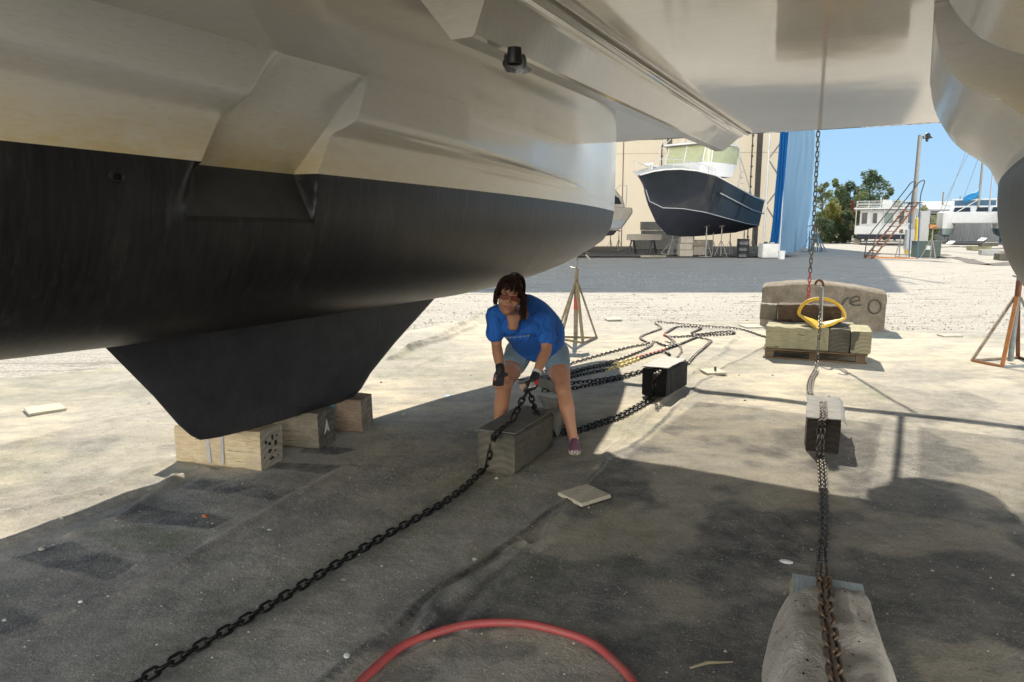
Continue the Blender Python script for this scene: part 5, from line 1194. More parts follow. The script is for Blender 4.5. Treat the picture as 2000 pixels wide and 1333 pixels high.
# covered boats behind the bush
q = D(1826, 470, 70); cb2 = empty('covered_boat', (q.x, q.y, 0), 'small white boat under a curved canopy between the bush and the far catamaran', 'boat'); mb = MB(); rws = [[Vector((-1.9 + 3.6 * i / 8, y, 2.2 + .55 * math.sin(PI * (.3 + .6 * i / 8)))) for y in (0, 2.5)] for i in range(9)]; mb.grid(rws, flip=True); mb.grid([[v - Vector((0, 0, .12)) for v in r] for r in rws]); mb.build('canopy', 'boat_grey', cb2, smooth=True)
mb = MB(); mb.prism([Vector((-1.6, 0, 1.6)), Vector((1.8, 0, 1.7)), Vector((1.5, 0, .8)), Vector((-1.3, 0, .8))], (0, 2.2, 0)); mb.build('hull', 'boat_white', cb2, bevel=.1)
for x in (-1.4, 1.4): mb = MB(); mb.tube([(x, .3, 0), (x, .3, 2.4)], .05, 6); mb.build('canopy_post', 'steel_grey', cb2)
# timber stacks and cloth edges on the right
GR = 'timbers lying on the ground on the right'
for x, Y_, s_, z0, mt, rz, lb in [(1913, 47, (1.5, .5, .28), .02, 'treated_wood', .2, 'greenish timbers stack behind the grey beam'), (1930, 46.2, (1.1, .35, .22), .3, 'olive_wood', .05, 'dark plank on the greenish stack'), (1935, 39.5, (1.05, .35, .27), .02, 'mat_grey', -.06, 'grey beam lying on the ground before the greenish stack'), (1972, 33.5, (1.05, .5, .30), .02, 'olive_wood', -.1, 'olive timber at the right edge under the pale board'), (1978, 33.6, (.8, .6, .12), .33, 'pale_wood', .1, 'pale board on top of the olive timber at the right edge')]: blk('timber', x, Y_, s_, z0, mt, lb, GR, rz, 'timber')
for k, pts in enumerate([[(1800, 486), (1850, 483), (1890, 484), (1940, 487), (2000, 484)], [(1830, 504), (1870, 505), (1905, 511), (1925, 518), (1960, 518), (2010, 515)], [(1720, 497), (1800, 500), (1850, 499)]]):
    P = [G(*p) for p in pts]; P = spline(P, 6); rws = []
    for i, p in enumerate(P): h_ = .05 + .09 * abs(mnoise.noise(Vector((i * .4, k * 5, 0)))); rws.append([p + Vector((0, -.5, .005)), p + Vector((0, -.1, h_ * .6)), p + Vector((0, .0, h_)), p + Vector((0, .25, h_ * .4)), p + Vector((0, 1.2, .012))])
    mb = MB(); mb.grid(rws, flip=True); tag(mb.build('ground_sheet_fold', 'ground_mats', None, smooth=True), ['crumpled dark sheet edge before the greenish timber stack', 'crumpled dark sheet edge nearest on the right gravel', 'thin dark sheet edge behind the green box'][k], 'ground sheet')
# -------------------------------------------------- trees
def leafmat(name, c1, c2, c3):
    m = mk(name, c1, .7, 0, .3); c = m.mix(m.noise(.8, 3, .6, lo=.35, hi=.65), c1, c2); c = m.mix(m.noise(7, 2, .6, lo=.5, hi=.7), c, c3); m.color(c)
    t = m.n('ShaderNodeBsdfTranslucent'); m.L(c, t.inputs[0]); mx = m.n('ShaderNodeMixShader'); mx.inputs[0].default_value = .35
    out = [n for n in m.t.nodes if n.type == 'OUTPUT_MATERIAL'][0]; m.L(m.b.outputs[0], mx.inputs[1]); m.L(t.outputs[0], mx.inputs[2]); m.L(mx.outputs[0], out.inputs[0])
leafmat('leaf_dark', (.09, .13, .06), (.055, .09, .045), (.15, .18, .08)); leafmat('leaf_mid', (.16, .20, .07), (.10, .15, .06), (.24, .24, .08)); leafmat('leaf_yellow', (.26, .25, .06), (.14, .17, .05), (.36, .29, .07)); leafmat('leaf_red', (.22, .07, .05), (.12, .06, .04), (.3, .12, .06))
simple('bark', (.11, .085, .06), .9, sc=3, bump=.6)
def tree(name, pxc, Y_, topy, wpx, mat, label, base=470, n=1500, leaf=.20, clumps=16, low=.12, group='trees at the edge of the yard', seed=1, pine=False):
    r = random.Random(seed); q = D(pxc, 460, Y_); Ht = D(pxc, topy, Y_).z; Rr = wpx / 2 / F * Y_; e = empty(name, (q.x, q.y, 0), label, 'tree' if 'bush' not in name else 'bush', group=group)
    mb = MB(); mb.tube([(0, 0, 0), (.05, 0, Ht * .4), (0, .05, Ht * .9)], [.05 * Ht * .35 + .04, .02 * Ht * .5 + .03, .02], 7)
    cl = []
    for k in range(clumps):
        f = low + (1 - low) * (k + .5) / clumps; a = r.uniform(0, 6.28)
        rad = Rr * ((1.05 - f) ** .7 if pine else math.sin(PI * min(.98, max(.08, f * .85 + .1)))) * r.uniform(.25, .85)
        c = Vector((rad * math.cos(a), rad * math.sin(a), Ht * (f * .92 + .02))); cl.append((c, Rr * r.uniform(.25, .45) * (1.15 - .5 * f)))
        mb.tube([(0, 0, c.z * .75), c * .6 + Vector((0, 0, c.z * .32)), c], [.035, .025, .012], 5)
    mb.build('trunk', 'bark', e, smooth=True)
    vs = []; fs = []; i0 = 0
    for k in range(n):
        c, rr = cl[r.randrange(len(cl))]; d = Vector((r.gauss(0, 1), r.gauss(0, 1), r.gauss(0, .75))).normalized() * rr * r.uniform(.35, 1.12) ** .6
        p = c + d; u = Vector((r.gauss(0, 1), r.gauss(0, 1), r.gauss(0, 1))).normalized(); w = u.orthogonal().normalized(); s_ = leaf * r.uniform(.5, 1.2)
        if p.z < .05: p.z = .05 + r.random() * .3
        vs += [p - u * s_ * .6, p + w * s_ * .35, p + u * s_ * .6, p - w * s_ * .35]; fs.append((i0, i0 + 1, i0 + 2, i0 + 3)); i0 += 4
    finish('crown', vs, fs, mat, e); return e
tree('pine_tree', 1692, 78, 328, 85, 'leaf_dark', 'tall dark pine with a rounded top, highest of the trees', n=3200, leaf=.30, clumps=26, low=.25, seed=3)
tree('pine_tree', 1628, 80, 343, 60, 'leaf_mid', 'loose open tree between the blue wall and the tall pine', n=2400, leaf=.26, clumps=16, seed=4)
tree('broadleaf_tree', 1602, 72, 352, 64, 'leaf_mid', 'green tree standing against the edge of the blue wall', n=2200, leaf=.25, clumps=20, seed=5, low=.05)
tree('broadleaf_tree', 1655, 79, 352, 70, 'leaf_dark', 'dark green tree left of the tall pine', n=3200, leaf=.26, clumps=18, seed=6, low=.1)
tree('broadleaf_tree', 1660, 74, 385, 26, 'leaf_red', 'reddish autumn tree in front of the pines', n=700, leaf=.22, clumps=12, seed=7)
tree('broadleaf_tree', 1728, 80, 362, 46, 'leaf_dark', 'thin dark tree at the right side of the tall pine', n=1700, leaf=.25, clumps=14, seed=8)
tree('broadleaf_tree', 1748, 78, 388, 50, 'leaf_yellow', 'low yellowish tree behind the houseboat roof', n=1100, leaf=.22, clumps=14, seed=9)
tree('broadleaf_tree', 1675, 76, 372, 60, 'leaf_mid', 'mid green tree filling the gap behind the houseboat roof', n=2200, leaf=.24, clumps=18, low=.1, seed=31)
tree('broadleaf_tree', 1640, 77, 362, 60, 'leaf_dark', 'dense dark tree between the loose open tree and the tall pine', n=2400, leaf=.25, clumps=18, low=.1, seed=32)
tree('bush', 1622, 68, 392, 62, 'leaf_yellow', 'big yellow green bush beside the blue wall', n=2600, leaf=.22, clumps=22, low=.02, seed=10)
tree('bush', 1650, 67, 412, 56, 'leaf_dark', 'dark evergreen bush left of the houseboat', n=2600, leaf=.2, clumps=22, low=.02, seed=11)
tree('bush', 1606, 66, 425, 60, 'leaf_dark', 'low dark bush behind the bunch of stands', n=2200, leaf=.2, clumps=20, low=.02, seed=12)
tree('bush', 1800, 68, 403, 66, 'leaf_yellow', 'yellowish bush behind the yellow bollard', n=2000, leaf=.2, clumps=20, low=.03, seed=13)
tree('bush', 1818, 64, 436, 36, 'leaf_mid', 'green bush right of the tall grey cabinet', n=1500, leaf=.18, clumps=16, low=.02, seed=14)
tree('pine_tree', 1836, 82, 392, 34, 'leaf_dark', 'small distant pine right of the yellowish bush', n=600, leaf=.24, clumps=12, seed=15)
vs = []; fs = []; r_ = random.Random(77)
for k in range(9000):
    x = r_.uniform(10, 110); y = 118 + r_.uniform(0, 14); hh = 3.4 + 1.2 * mnoise.noise(Vector((x * .12, 0, 0))) + .8 * mnoise.noise(Vector((x * .5, 4, 0)))
    p = Vector((x, y, r_.uniform(.05, 1) ** .7 * hh)); u = Vector((r_.gauss(0, 1), r_.gauss(0, 1), r_.gauss(0, 1))).normalized(); w = u.orthogonal().normalized(); s_ = r_.uniform(.25, .6)
    n_ = len(vs); vs += [p - u * s_, p + w * s_ * .6, p + u * s_, p - w * s_ * .6]; fs.append((n_, n_ + 1, n_ + 2, n_ + 3))
tag(finish('distant_woods', vs, fs, 'leaf_dark'), kind='stuff')
# -------------------------------------------------- grey plough anchor under her hand
ga = empty('plough_anchor', G(1088, 858), 'galvanised grey plough anchor standing on its point between her legs', 'anchor'); GO = ga.location
def strip(path, wv, th, off):
    """plate following a path, with a width vector"""
    rws = []
    for i, p in enumerate(path):
        t = (path[min(i + 1, len(path) - 1)] - path[max(i - 1, 0)]).normalized(); w = wv[i] if isinstance(wv, list) else wv; n_ = t.cross(w).normalized() * th / 2
        rws.append([p - w / 2 - n_, p + w / 2 - n_, p + w / 2 + n_, p - w / 2 + n_, p - w / 2 - n_])
    mb = MB(off); mb.grid(rws); mb.add(rws[0][:4], [(0, 1, 2, 3)]); mb.add(rws[-1][:4], [(3, 2, 1, 0)]); return mb
sp = spline([D(1012, 750, 5.02), D(1030, 747, 5.02), D(1052, 747, 5.03), D(1075, 753, 5.05), D(1094, 770, 5.08), D(1106, 795, 5.10)], 5)
ws = [Vector((0.01, -.02, .055 - .012 * math.cos(i * .2))) for i in range(len(sp))]
strip(sp, ws, .022, GO).build('shank', 'galv', ga, smooth=True, autos=40, bevel=.003)
mb = MB(GO); p_ = [D(1007, 742, 5.02), D(1040, 741, 5.02), D(1036, 756, 5.0), D(1016, 760, 5.0)]; mb.prism(p_, (0, .03, 0)); mb.build('shank_head', 'galv', ga, bevel=.004)
def fluke(a, b, tip, bulge):
    rws = []
    for i in range(11):
        f = i / 10; l = a.lerp(tip, f); r = b.lerp(tip, f); rr_ = []
        for k in range(7):
            g = k / 6; p = l.lerp(r, g); p = p + bulge * math.sin(PI * g) * math.sin(PI * min(1, f * .9 + .1)); rr_.append(p)
        rws.append(rr_)
    mb = MB(GO); mb.grid(rws); mb.grid([[v + Vector((0, .014, 0)) for v in r] for r in rws], flip=True)
    mb.grid([[r[0] for r in rws], [r[0] + Vector((0, .014, 0)) for r in rws]]); mb.grid([[r[-1] + Vector((0, .014, 0)) for r in rws], [r[-1] for r in rws]])
    return mb.build('fluke', 'galv', ga, smooth=True, autos=40)
tip = G(1089, 856, .03)
fluke(D(1050, 772, 4.98), D(1090, 782, 5.02), tip, Vector((-.02, -.03, 0)))
fluke(D(1088, 776, 5.02), D(1112, 800, 5.12), tip, Vector((.03, .03, 0)))
# -------------------------------------------------- the woman
simple('skin', (.46, .225, .13), .5, 0, var=.12, sc=9, bump=.06); simple('shirt_blue', (.02, .15, .58), .8, 0, sc=6, var=.18, bump=.35)
M['shirt_blue'].bump(M['shirt_blue'].noise(13, 3, .55, scale=(1, 1, .45), rot=(0, .6, 0), dist=1.6), .8, .035)
simple('denim', (.25, .34, .40), .9, 0, sc=16, dark=(.17, .25, .32), bump=.5); simple('denim_fray', (.52, .56, .58), .9, sc=40, bump=.5)
simple('hair', (.016, .010, .008), .72, 0, sc=40, dark=(.045, .018, .012), bump=.5, scale=(1, 1, .2), spec=.2); simple('glove_black', (.015, .015, .016), .7, sc=30); simple('glove_red', (.55, .02, .03), .6, sc=30); simple('glove_white', (.65, .63, .62), .6, sc=30)
simple('lips', (.42, .09, .08), .4, sc=30, var=.1); simple('lens_tint', (.22, .055, .03), .45, 0, bump=0, spec=.15); simple('frame_dark', (.03, .012, .012), .3); simple('shoe_purple', (.20, .085, .14), .85, sc=40, bump=.5); simple('sole', (.55, .52, .47), .7, sc=20)
simple('gold', (.6, .45, .2), .3, .9); simple('tee_print', (.45, .55, .68), .8); simple('eye_white', (.6, .58, .55), .3); simple('eye_dark', (.02, .012, .01), .2); simple('wrist_white', (.6, .6, .6), .7)
wf = G(1045, 880); wo = empty('person', (wf.x, 5.05, 0), 'woman in a blue t-shirt, denim shorts and tinted glasses bending over to hold the chain', 'person'); WO = wo.location
def ell(mb, c, ax, n=14, m=9, mi=0):
    """ellipsoid from centre and three axis vectors"""
    rws = []
    for i in range(m + 1):
        a = PI * i / m; rws.append([Vector(c) + ax[2] * math.cos(a) + (ax[0] * math.cos(2 * PI * k / n) + ax[1] * math.sin(2 * PI * k / n)) * math.sin(a) for k in range(n + 1)])
    mb.grid(rws, mi)
def limb(mb, pts, rad, sub=5, n=14):
    P = [(Vector(p)) for p in pts]; sm = spline(P, sub); rr = []
    for i in range(len(P) - 1):
        for k in range(sub): t = k / sub; t = t * t * (3 - 2 * t); rr.append(rad[i] * (1 - t) + rad[i + 1] * t)
    rr.append(rad[-1]); mb.tube(sm, rr, n)
    for p, r in ((sm[0], rad[0]), (sm[-1], rad[-1])): ell(mb, p, (Vector((r, 0, 0)), Vector((0, r, 0)), Vector((0, 0, r))), 12, 8)
def fuse(o, vox, it=6, fac=.5):
    r = o.modifiers.new('remesh', 'REMESH'); r.mode = 'VOXEL'; r.voxel_size = vox; r.use_smooth_shade = True
    s_ = o.modifiers.new('smooth', 'SMOOTH'); s_.factor = fac; s_.iterations = it; return o
shR, shL = D(967, 614, 4.92), D(1066, 624, 4.97)
elR, wrR = D(970, 676, 4.92), D(977, 722, 4.80)
elL, wrL = D(1067, 684, 4.86), D(1044, 738, 4.70)
hpR, hpL = D(1014, 688, 5.30), D(1084, 690, 5.32)
knR, knL = D(986, 752, 5.02), D(1101, 765, 5.02)
anR, anL = D(968, 862, 5.16), D(1122, 868, 4.98)
neck = D(1016, 603, 4.93); pel = D(1050, 678, 5.30)
# head frame
hc = D(993, 581, 4.66); hu = Vector((.16, .10, .98)).normalized(); hf = Vector((.07, -1, .03)); hf = (hf - hu * hf.dot(hu)).normalized(); hr = hf.cross(hu).normalized() * -1   # hr: image right
if hr.x < 0: hr = -hr
def hp_(r, f, u): return hc + hr * r + hf * f + hu * u
mb = MB(WO)
limb(mb, [shR, elR, wrR], [.050, .036, .026]); limb(mb, [shR.lerp(elR, .1), shR.lerp(elR, .5), elR], [.05, .044, .036]); limb(mb, [elR, elR.lerp(wrR, .35), wrR], [.036, .038, .025])
limb(mb, [shL, shL.lerp(elL, .5), elL, elL.lerp(wrL, .3), wrL], [.052, .045, .037, .038, .025])
limb(mb, [hpR, hpR.lerp(knR, .5), knR.lerp(hpR, .1), knR, knR.lerp(anR, .3) + Vector((.0, .03, 0)), knR.lerp(anR, .7), anR], [.095, .078, .056, .054, .056, .038, .030])
limb(mb, [hpL, hpL.lerp(knL, .5), knL.lerp(hpL, .1), knL, knL.lerp(anL, .3) + Vector((.0, .03, 0)), knL.lerp(anL, .7), anL], [.095, .080, .057, .054, .057, .038, .030])
ell(mb, knL + Vector((0, -.03, 0)), (Vector((.036, 0, 0)), Vector((0, .03, 0)), Vector((0, 0, .042)))); ell(mb, knR + Vector((0, -.03, 0)), (Vector((.036, 0, 0)), Vector((0, .03, 0)), Vector((0, 0, .042))))
for an, d_ in ((anL, Vector((-.02, -.98, 0))), (anR, Vector((-.1, -.98, 0)))): limb(mb, [an, Vector((an.x, an.y, .06)) + d_ * .02, Vector((an.x, an.y, .035)) + d_ * .15], [.030, .034, .028])
limb(mb, [pel, D(1042, 660, 5.18), D(1028, 640, 5.06), D(1018, 618, 4.99)], [.12, .10, .095, .07])
limb(mb, [D(1018, 614, 4.99), neck, hp_(.01, -.035, -.075)], [.055, .046, .046])
limb(mb, [shR, D(1016, 622, 5.01), shL + Vector((0, .02, -.02))], [.040, .045, .040])
# head: skull, jaw, cheeks, nose, brow, chin, ears
ell(mb, hp_(0, -.012, .035), (hr * .074, hf * .094, hu * .088), 20, 14); ell(mb, hp_(0, .018, -.035), (hr * .060, hf * .066, hu * .078), 20, 14); ell(mb, hp_(0, .055, -.092), (hr * .027, hf * .024, hu * .022))
for s_ in (-1, 1):
    ell(mb, hp_(s_ * .040, .058, -.030), (hr * .026, hf * .020, hu * .024)); ell(mb, hp_(s_ * .030, .078, .018), (hr * .024, hf * .010, hu * .008)); ell(mb, hp_(s_ * .074, -.005, -.005), (hr * .010, hf * .020, hu * .030))
mb.tube([hp_(0, .076, .010), hp_(0, .084, -.018), hp_(0, .089, -.034)], [.007, .009, .0115], 8); 
for s_ in (-1, 1): ell(mb, hp_(s_ * .012, .079, -.038), (hr * .009, hf * .010, hu * .008))
ell(mb, hp_(0, .078, -.064), (hr * .026, hf * .012, hu * .010))
# hands with five fingers each
def hand(wr, dirv, side, back, curl, rad=.0085, spread=.2, scale=1.0):
    """dirv: wrist->knuckles, side: towards thumb, back: normal out of the back of the hand; returns finger polylines"""
    d, t, b = [v.normalized() for v in (Vector(dirv), Vector(side), Vector(back))]
    pc = wr + d * .045 * scale
    out = {'palm': (pc, d, t, b), 'f': []}
    for i, (o_, L_) in enumerate(((.030, .068), (.010, .076), (-.010, .070), (-.029, .056))):
        base = wr + d * .080 * scale + t * o_ * scale; P = [base - d * .02, base]; a = .15; cur = base
        for k, seg in enumerate((.45, .32, .26)):
            a += curl[k] * (1 + .06 * i); v = d * math.cos(a) - b * math.sin(a) + t * (o_ * spread * 4) * (.3 if k else 1); cur = cur + v.normalized() * L_ * seg * scale; P.append(cur)
        out['f'].append(P)
    b0 = wr + d * .028 * scale + t * .030 * scale
    out['f'].append([b0 - t * .01, b0 + t * .018 * scale + d * .012, b0 + t * .030 * scale + d * .035 * scale - b * .016, b0 + t * .024 * scale + d * .058 * scale - b * .034])
    return out
# right hand rests with fingers down on the knee, left hand closes round the chain
hR_ = hand(wrR, D(972, 752, 4.80) - wrR, (1, -.25, .1), (-.25, -1, .15), (.12, .25, .3), scale=1.0)
hL_ = hand(wrL, D(1036, 765, 4.60) - wrL, (-.9, -.3, -.1), (.3, -.9, .35), (.75, 1.0, .8), scale=1.05)
for h in (hR_, hL_):
    pc, d, t, b = h['palm']; ell(mb, pc, (t * .036, b * .015, d * .048))
    for i, P in enumerate(h['f']): limb(mb, P, [.0088 if i < 4 else .011] + [.0082 if i < 4 else .0098] * (len(P) - 2) + [.0066], 3, 8)
body = mb.build('body', 'skin', wo, smooth=True); fuse(body, .0042, 4, .5)
# gloves
for h, wr, el in ((hR_, wrR, elR), (hL_, wrL, elL)):
    mb = MB(WO); pc, d, t, b = h['palm']; ell(mb, pc, (t * .041, b * .020, d * .053)); limb(mb, [wr.lerp(el, .12), wr, wr + d * .03], [.031, .031, .030], 3)
    for i, P in enumerate(h['f']): limb(mb, P[:3] if i < 4 else P[:2], [.0112 if i < 4 else .014] * (3 if i < 4 else 2), 3, 8)
    g = mb.build('glove', 'glove_black', wo, smooth=True); fuse(g, .004, 3, .5)
    mb = MB(WO)                                   # printed patch on the back of the hand
    if h is hL_:
        rws = [[pc + t * (.034 * (u - .5) * 2 * .75) + d * (-.034 + .078 * v_) + b * (.0215 * math.sqrt(max(0.05, 1 - (1.5 * (u - .5)) ** 2 * .9 - (v_ - .5) ** 2 * 1.6))) for u in [k / 8 for k in range(9)]] for v_ in [k / 10 for k in range(11)]]
        mb.grid(rws); pt = mb.build('glove_patch', 'glove_white', g, smooth=True); pt.modifiers.new('s', 'SOLIDIFY').thickness = .003
        def on(u, v_, k=.0245): return pc + t * (.034 * (u - .5) * 1.5) + d * (-.034 + .078 * v_) + b * (k * math.sqrt(max(0.05, 1 - (1.5 * (u - .5)) ** 2 * .9 - (v_ - .5) ** 2 * 1.6)))
        for k in range(7): m2 = MB(WO); m2.tube([on(.35, .08 + .13 * k), on(.62, .12 + .13 * k), on(.95, .06 + .13 * k)], .0016, 5); m2.build('patch_stripe', 'glove_black', g)
        m2 = MB(WO); m2.tube([on(.02, .75, .026), on(.10, .45, .026), on(.16, .2, .026)], [.006, .011, .006], 7); m2.tube([on(.22, .8, .026), on(.26, .55, .026), on(.22, .35, .026)], [.004, .007, .004], 7); m2.build('red_emblem', 'glove_red', g, smooth=True)
    else:
        m2 = MB(WO); 
        for k in range(5): m2.tube([pc - t * (.018 + .002 * k) + d * (-.03 + .012 * k) + b * .019, pc - t * (.004 + .002 * k) + d * (-.026 + .012 * k) + b * .0215], .0022, 5)
        m2.build('white_print', 'glove_white', g); m2 = MB(WO); m2.tube([pc - t * .026 + d * .012 + b * .016, pc - t * .022 + d * .032 + b * .016], .006, 6); m2.build('red_emblem', 'glove_red', g, smooth=True)
mb = MB(WO); mb.tube([wrL.lerp(elL, .13), wrL.lerp(elL, .22)], .0315, 14); mb.build('wrist_band', 'wrist_white', wo, smooth=True, autos=50)
# t-shirt
sd_ = (neck - pel).normalized(); lat = (shL - shR).normalized(); nrm = lat.cross(sd_).normalized()
if nrm.y > 0: nrm = -nrm
RG = [((1022, 592, 5.0), .070, .060), ((1020, 602, 4.99), .135, .090), ((1016, 620, 4.97), .185, .112), ((1019, 635, 5.0), .185, .128), ((1030, 652, 5.09), .176, .120), ((1042, 667, 5.19), .180, .118), ((1050, 680, 5.27), .192, .125)]
mb = MB(WO); rws = []
cs = spline([D(*c) for c, a, b in RG], 4); aa = np.interp(np.linspace(0, 6, len(cs)), range(7), [r[1] for r in RG]); bb_ = np.interp(np.linspace(0, 6, len(cs)), range(7), [r[2] for r in RG])
for i, c in enumerate(cs):
    r = []
    for k in range(37):
        a = 2 * PI * k / 36; fold = 1 + .022 * math.sin(a * 7 + i * .5) * (i / len(cs)) + .012 * math.sin(a * 13 - i * .9)
        x = abs(math.cos(a)) ** .85 * (1 if math.cos(a) > 0 else -1); r.append(c + lat * aa[i] * x * fold + nrm * bb_[i] * math.sin(a) * fold)
    rws.append(r)
mb.grid(rws); mb.add(rws[0][:-1], [tuple(range(36))]); mb.add(rws[-1][:-1], [tuple(range(36))[::-1]])
ell(mb, D(998, 640, 4.90), (Vector((.065, 0, 0)), Vector((0, .05, 0)), Vector((0, 0, .055)))); ell(mb, D(1040, 643, 4.92), (Vector((.065, 0, 0)), Vector((0, .05, 0)), Vector((0, 0, .055))))
limb(mb, [D(1030, 598, 5.03), D(1052, 612, 5.08), D(1078, 640, 5.16), D(1082, 665, 5.24)], [.085, .090, .085, .080], 5, 20); limb(mb, [D(1034, 608, 5.03), D(1052, 610, 5.03), shL], [.070, .075, .062], 4, 18); limb(mb, [D(1012, 602, 4.98), D(985, 608, 4.95), shR], [.060, .062, .056], 4, 18)
for s_, e_, k in ((shR, elR, -1), (shL, elL, 1)):
    tipv = s_.lerp(e_, .60) + Vector((k * .006, 0, 0)); limb(mb, [s_ - lat * k * .05 + Vector((0, 0, .0)), s_ + lat * k * .004, s_.lerp(e_, .3), tipv], [.060, .062, .062, .068], 4, 18)
sh_ = mb.build('t_shirt', 'shirt_blue', wo, smooth=True); fuse(sh_, .006, 5, .5)
# neckline: skin of the upper chest shows in a V
V0, VL, VR = D(1002, 641, 4.862), D(1021, 605, 4.865), D(986, 604, 4.865)
rws = []
for i in range(9):
    f = i / 8; l = VR.lerp(V0, f); r_ = VL.lerp(V0, f); rws.append([l.lerp(r_, k / 8) + nrm * (.012 * math.sin(PI * k / 8)) for k in range(9)])
mb = MB(WO); mb.grid(rws); nk = mb.build('neckline', 'skin', wo, smooth=True); nk.modifiers.new('s', 'SOLIDIFY').thickness = .03
mb = MB(WO); mb.tube(spline([VR + nrm * .008 + hu * .01, V0.lerp(VR, .3) + nrm * .014, V0 + nrm * .012 + Vector((0, 0, .014)), V0.lerp(VL, .3) + nrm * .014, VL + nrm * .008 + hu * .01], 6), .0014, 5); mb.build('necklace', 'gold', wo)
mb = MB(WO); p_ = V0 + nrm * .016 + Vector((0, 0, .006)); ell(mb, p_, (Vector((.005, 0, 0)), Vector((0, .004, 0)), Vector((0, 0, .007)))); mb.build('pendant', 'wrist_white', wo, smooth=True)
# faint chest print: short broken strokes
mb = MB(WO)
for k in range(11):
    a = D(984 + k * 2.6, 660 - abs(k - 3) * .3, 4.80); mb.box(a, (.004, .03, .004 + .004 * (k % 3)))
for k in range(9):
    a = D(1014 + k * 2.6, 658 - k * .4, 4.805); mb.box(a, (.004, .03, .004 + .004 * ((k + 1) % 3)))
mb.build('chest_print', 'tee_print', sh_)
# shorts
mb = MB(WO); rws = []
for (c, a_, b_) in [((1049, 671, 5.24), .165, .115), ((1050, 680, 5.28), .185, .125), ((1050, 692, 5.31), .195, .128), ((1050, 700, 5.31), .185, .12)]:
    rws.append([D(*c) + lat * a_ * math.cos(2 * PI * k / 28) + Vector((0, -.85, .25)) * b_ * math.sin(2 * PI * k / 28) for k in range(29)])
mb.grid(rws); mb.add(rws[0][:-1], [tuple(range(28))]); mb.add(rws[-1][:-1], [tuple(range(28))[::-1]])
for h_, k_, e_ in ((hpR, knR, .36), (hpL, knL, .36)): limb(mb, [h_, h_.lerp(k_, .2), h_.lerp(k_, e_)], [.108, .100, .094], 4, 20)
so_ = mb.build('shorts', 'denim', wo, smooth=True); fuse(so_, .006, 4, .5)
for h_, k_ in ((hpR, knR), (hpL, knL)):
    ax_ = (k_ - h_).normalized(); c = h_.lerp(k_, .36) + ax_ * .085; u_ = ax_.orthogonal().normalized(); v_ = ax_.cross(u_)
    mb = MB(WO)
    for k in range(90):
        a = 2 * PI * k / 90; p = c + (u_ * math.cos(a) + v_ * math.sin(a)) * .074; mb.tube([p - ax_ * .018 * 1, p + ax_ * random.uniform(.006, .02) + u_ * random.uniform(-.004, .004)], [.0022, .0008], 4)
    mb.build('frayed_hem', 'denim_fray', so_)
# shoes
for an, dx in ((anL, -.015), (anR, -.06)):
    x0, y0 = an.x, an.y + .03; zg = gz(x0, y0 - .1); d_ = Vector((dx * 4, -1, 0)).normalized(); s_ = Vector((-d_.y, d_.x, 0))
    def oval(f): return float(ip(f, [0, .12, .35, .65, .85, 1], [.018, .034, .033, .044, .040, .008]))
    mb = MB(WO); rws = [[Vector((x0, y0, zg)) + d_ * (-.03 + .245 * i / 16) + s_ * oval(i / 16) * u + Vector((0, 0, z)) for u, z in ((-1, .002), (-1.05, .012), (-1, .024), (1, .024), (1.05, .012), (1, .002), (-1, .002))] for i in range(17)]
    mb.grid(rws); mb.build('sole', 'sole', wo, smooth=True, autos=50)
    mb = MB(WO); rws = []
    for i in range(17):
        f = i / 16; h_ = float(ip(f, [0, .1, .4, .6, .85, 1], [.060, .066, .062, .052, .036, .020])); rws.append([Vector((x0, y0, zg + .020)) + d_ * (-.03 + .245 * f) + s_ * oval(f) * math.cos(PI * k / 10) * .98 + Vector((0, 0, h_ * math.sin(PI * k / 10) ** .7)) for k in range(11)])
    mb.grid(rws); sh2 = mb.build('shoe', 'shoe_purple', wo, smooth=True)
    mb = MB(WO); ell(mb, Vector((x0, y0, zg + .026)) + d_ * .198, (s_ * .026, d_ * .014, Vector((0, 0, .016)))); mb.build('toe_cap', 'sole', sh2, smooth=True)
    mb = MB(WO); mb.tube([Vector((x0, y0, zg + .074)) + d_ * (-.012 + .03 * math.cos(a * PI / 8) + .028) * 1.0 + s_ * .030 * math.sin(a * PI / 8) - Vector((0, 0, .012 * math.cos(a * PI / 8))) for a in range(16)], .004, 6, closed=True); mb.build('shoe_collar', 'sole', sh2, smooth=True)
# face: eyes, brows, lips, glasses
for s_ in (-1, 1):
    mb = MB(WO); ell(mb, hp_(s_ * .031, .076, .002), (hr * .013, hf * .010, hu * .007)); ew = mb.build('eye', 'eye_white', wo, smooth=True)
    mb = MB(WO); ell(mb, hp_(s_ * .031, .085, .002), (hr * .006, hf * .003, hu * .006)); mb.build('iris', 'eye_dark', ew, smooth=True)
    mb = MB(WO); mb.tube([hp_(s_ * .014, .086, .020), hp_(s_ * .032, .086, .026), hp_(s_ * .050, .074, .020)], [.002, .003, .0015], 6); mb.build('eyebrow', 'hair', wo, smooth=True)
    mb = MB(WO); P = [hp_(s_ * (.033 + .024 * math.cos(a * PI / 10)), .098 - .006 * (1 + math.cos(a * PI / 10)), -.002 + (.015 if math.sin(a * PI / 10) > 0 else .017) * math.sin(a * PI / 10)) for a in range(20)]
    mb.tube(P, .0016, 6, closed=True); gl = mb.build('glasses_rim', 'frame_dark', wo, smooth=True)
    mb = MB(WO); mb.add(P, [tuple(range(20))]); ln = mb.build('lens', 'lens_tint', gl); ln.modifiers.new('s', 'SOLIDIFY').thickness = .0015
    mb = MB(WO); mb.tube([hp_(s_ * .058, .088, .004), hp_(s_ * .074, .05, .004), hp_(s_ * .077, .0, .0)], .0018, 5); mb.build('glasses_arm', 'frame_dark', gl)
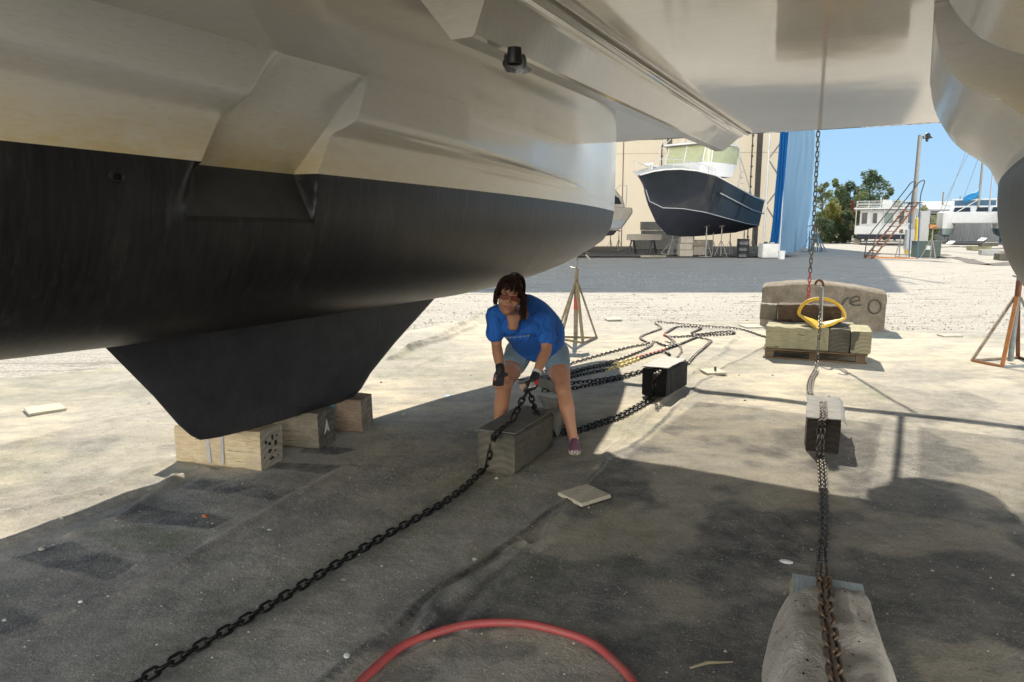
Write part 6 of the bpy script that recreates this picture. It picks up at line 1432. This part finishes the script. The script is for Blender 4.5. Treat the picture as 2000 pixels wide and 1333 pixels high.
mb = MB(WO); mb.tube([hp_(-.010, .100, .004), hp_(0, .103, .007), hp_(.010, .100, .004)], .0016, 6); mb.build('glasses_bridge', 'frame_dark', wo)
mb = MB(WO); mb.tube([hp_(-.024, .078, -.064), hp_(-.010, .090, -.060), hp_(0, .091, -.062), hp_(.010, .090, -.060), hp_(.024, .078, -.064)], [.002, .0045, .004, .0045, .002], 8); mb.tube([hp_(-.022, .079, -.067), hp_(0, .090, -.073), hp_(.022, .079, -.067)], [.002, .0055, .002], 8); lp_ = mb.build('lips', 'lips', wo, smooth=True)
mb = MB(WO); mb.tube([hp_(-.013, .092, -.0665), hp_(.013, .092, -.0665)], .0018, 6); mb.build('teeth', 'wrist_white', wo)
# hair
mb = MB(WO); rws = []
for i in range(15):
    a = PI * .60 * i / 14; rws.append([hp_(0, -.022, .040) + (hr * .087 * math.cos(b) + hf * (.094 if math.sin(b) > 0 else .118) * math.sin(b)) * math.sin(a) * (1 + .05 * math.sin(b * 9)) + hu * .110 * math.cos(a) for b in [2 * PI * k / 36 for k in range(37)]])
def face_open(p):  # keep the face free
    q = p - hc; return q.dot(hf) > .055 and q.dot(hu) < .052 and abs(q.dot(hr)) < .062
mb.grid(rws); keep = [f for f in mb.f if not face_open(sum((mb.v[i] + WO for i in f), Vector()) / len(f))]; mb.f = keep; mb.m = [0] * len(keep)
hair = mb.build('hair', 'hair', wo, smooth=True); hair.modifiers.new('s', 'SOLIDIFY').thickness = .012
rr_ = random.Random(5)
def strand(nm, P, r0, cnt, jit, mat='hair'):
    mb = MB(WO)
    for k in range(cnt):
        o_ = Vector((rr_.gauss(0, 1), rr_.gauss(0, 1), rr_.gauss(0, .4))) * jit; e = Vector((rr_.gauss(0, 1), rr_.gauss(0, 1), rr_.gauss(0, 1))) * jit * 1.1; n_ = len(P)
        Q = spline([P[i] + o_ * min(1, i * .6 + .4) + e * (i / n_) ** 2 for i in range(n_)], 4); mb.tube(Q, [r0 * (1.05 - .9 * (i / len(Q)) ** 2) for i in range(len(Q))], 5)
    return mb.build(nm, mat, hair, smooth=True)
# side locks hanging on the image right, shorter ones on the left
for k in range(9):
    f = -.03 + .016 * k * .8 - .03; s0 = hp_(.074 - abs(f) * .2, f + .02, .085 - .004 * k)
    strand('lock', [s0, hp_(.094, f + .015, .025), hp_(.108, f - .005, -.03), hp_(.098 + .010 * (k % 4), f - .02, -.085 - .016 * (k % 4))], .0022, 22, .009)
for k in range(7):
    f = -.035 + .013 * k; strand('lock', [hp_(-.062, f + .01, .085), hp_(-.084, f + .02, .03), hp_(-.083, f + .02, -.02), hp_(-.078, f + .02, -.045 - .010 * (k % 3))], .0022, 16, .006)
for k in range(13):
    u = -.060 + .010 * k; strand('bangs', [hp_(u * .55, .045, .128), hp_(u * .9, .088, .098), hp_(u * 1.05, .096 - abs(u) * .35, .052), hp_(u * 1.12 - .004, .092 - abs(u) * .45, .030 + .010 * (k % 3))], .0016, 7, .0045)
strand('ponytail', [hp_(.02, -.06, .125), hp_(.05, -.10, .150), hp_(.085, -.13, .115), hp_(.10, -.15, .04), hp_(.095, -.15, -.03)], .006, 34, .013)
strand('flyaway', [hp_(-.01, -.05, .14), hp_(.02, -.08, .165), hp_(.06, -.10, .155)], .0012, 10, .012)
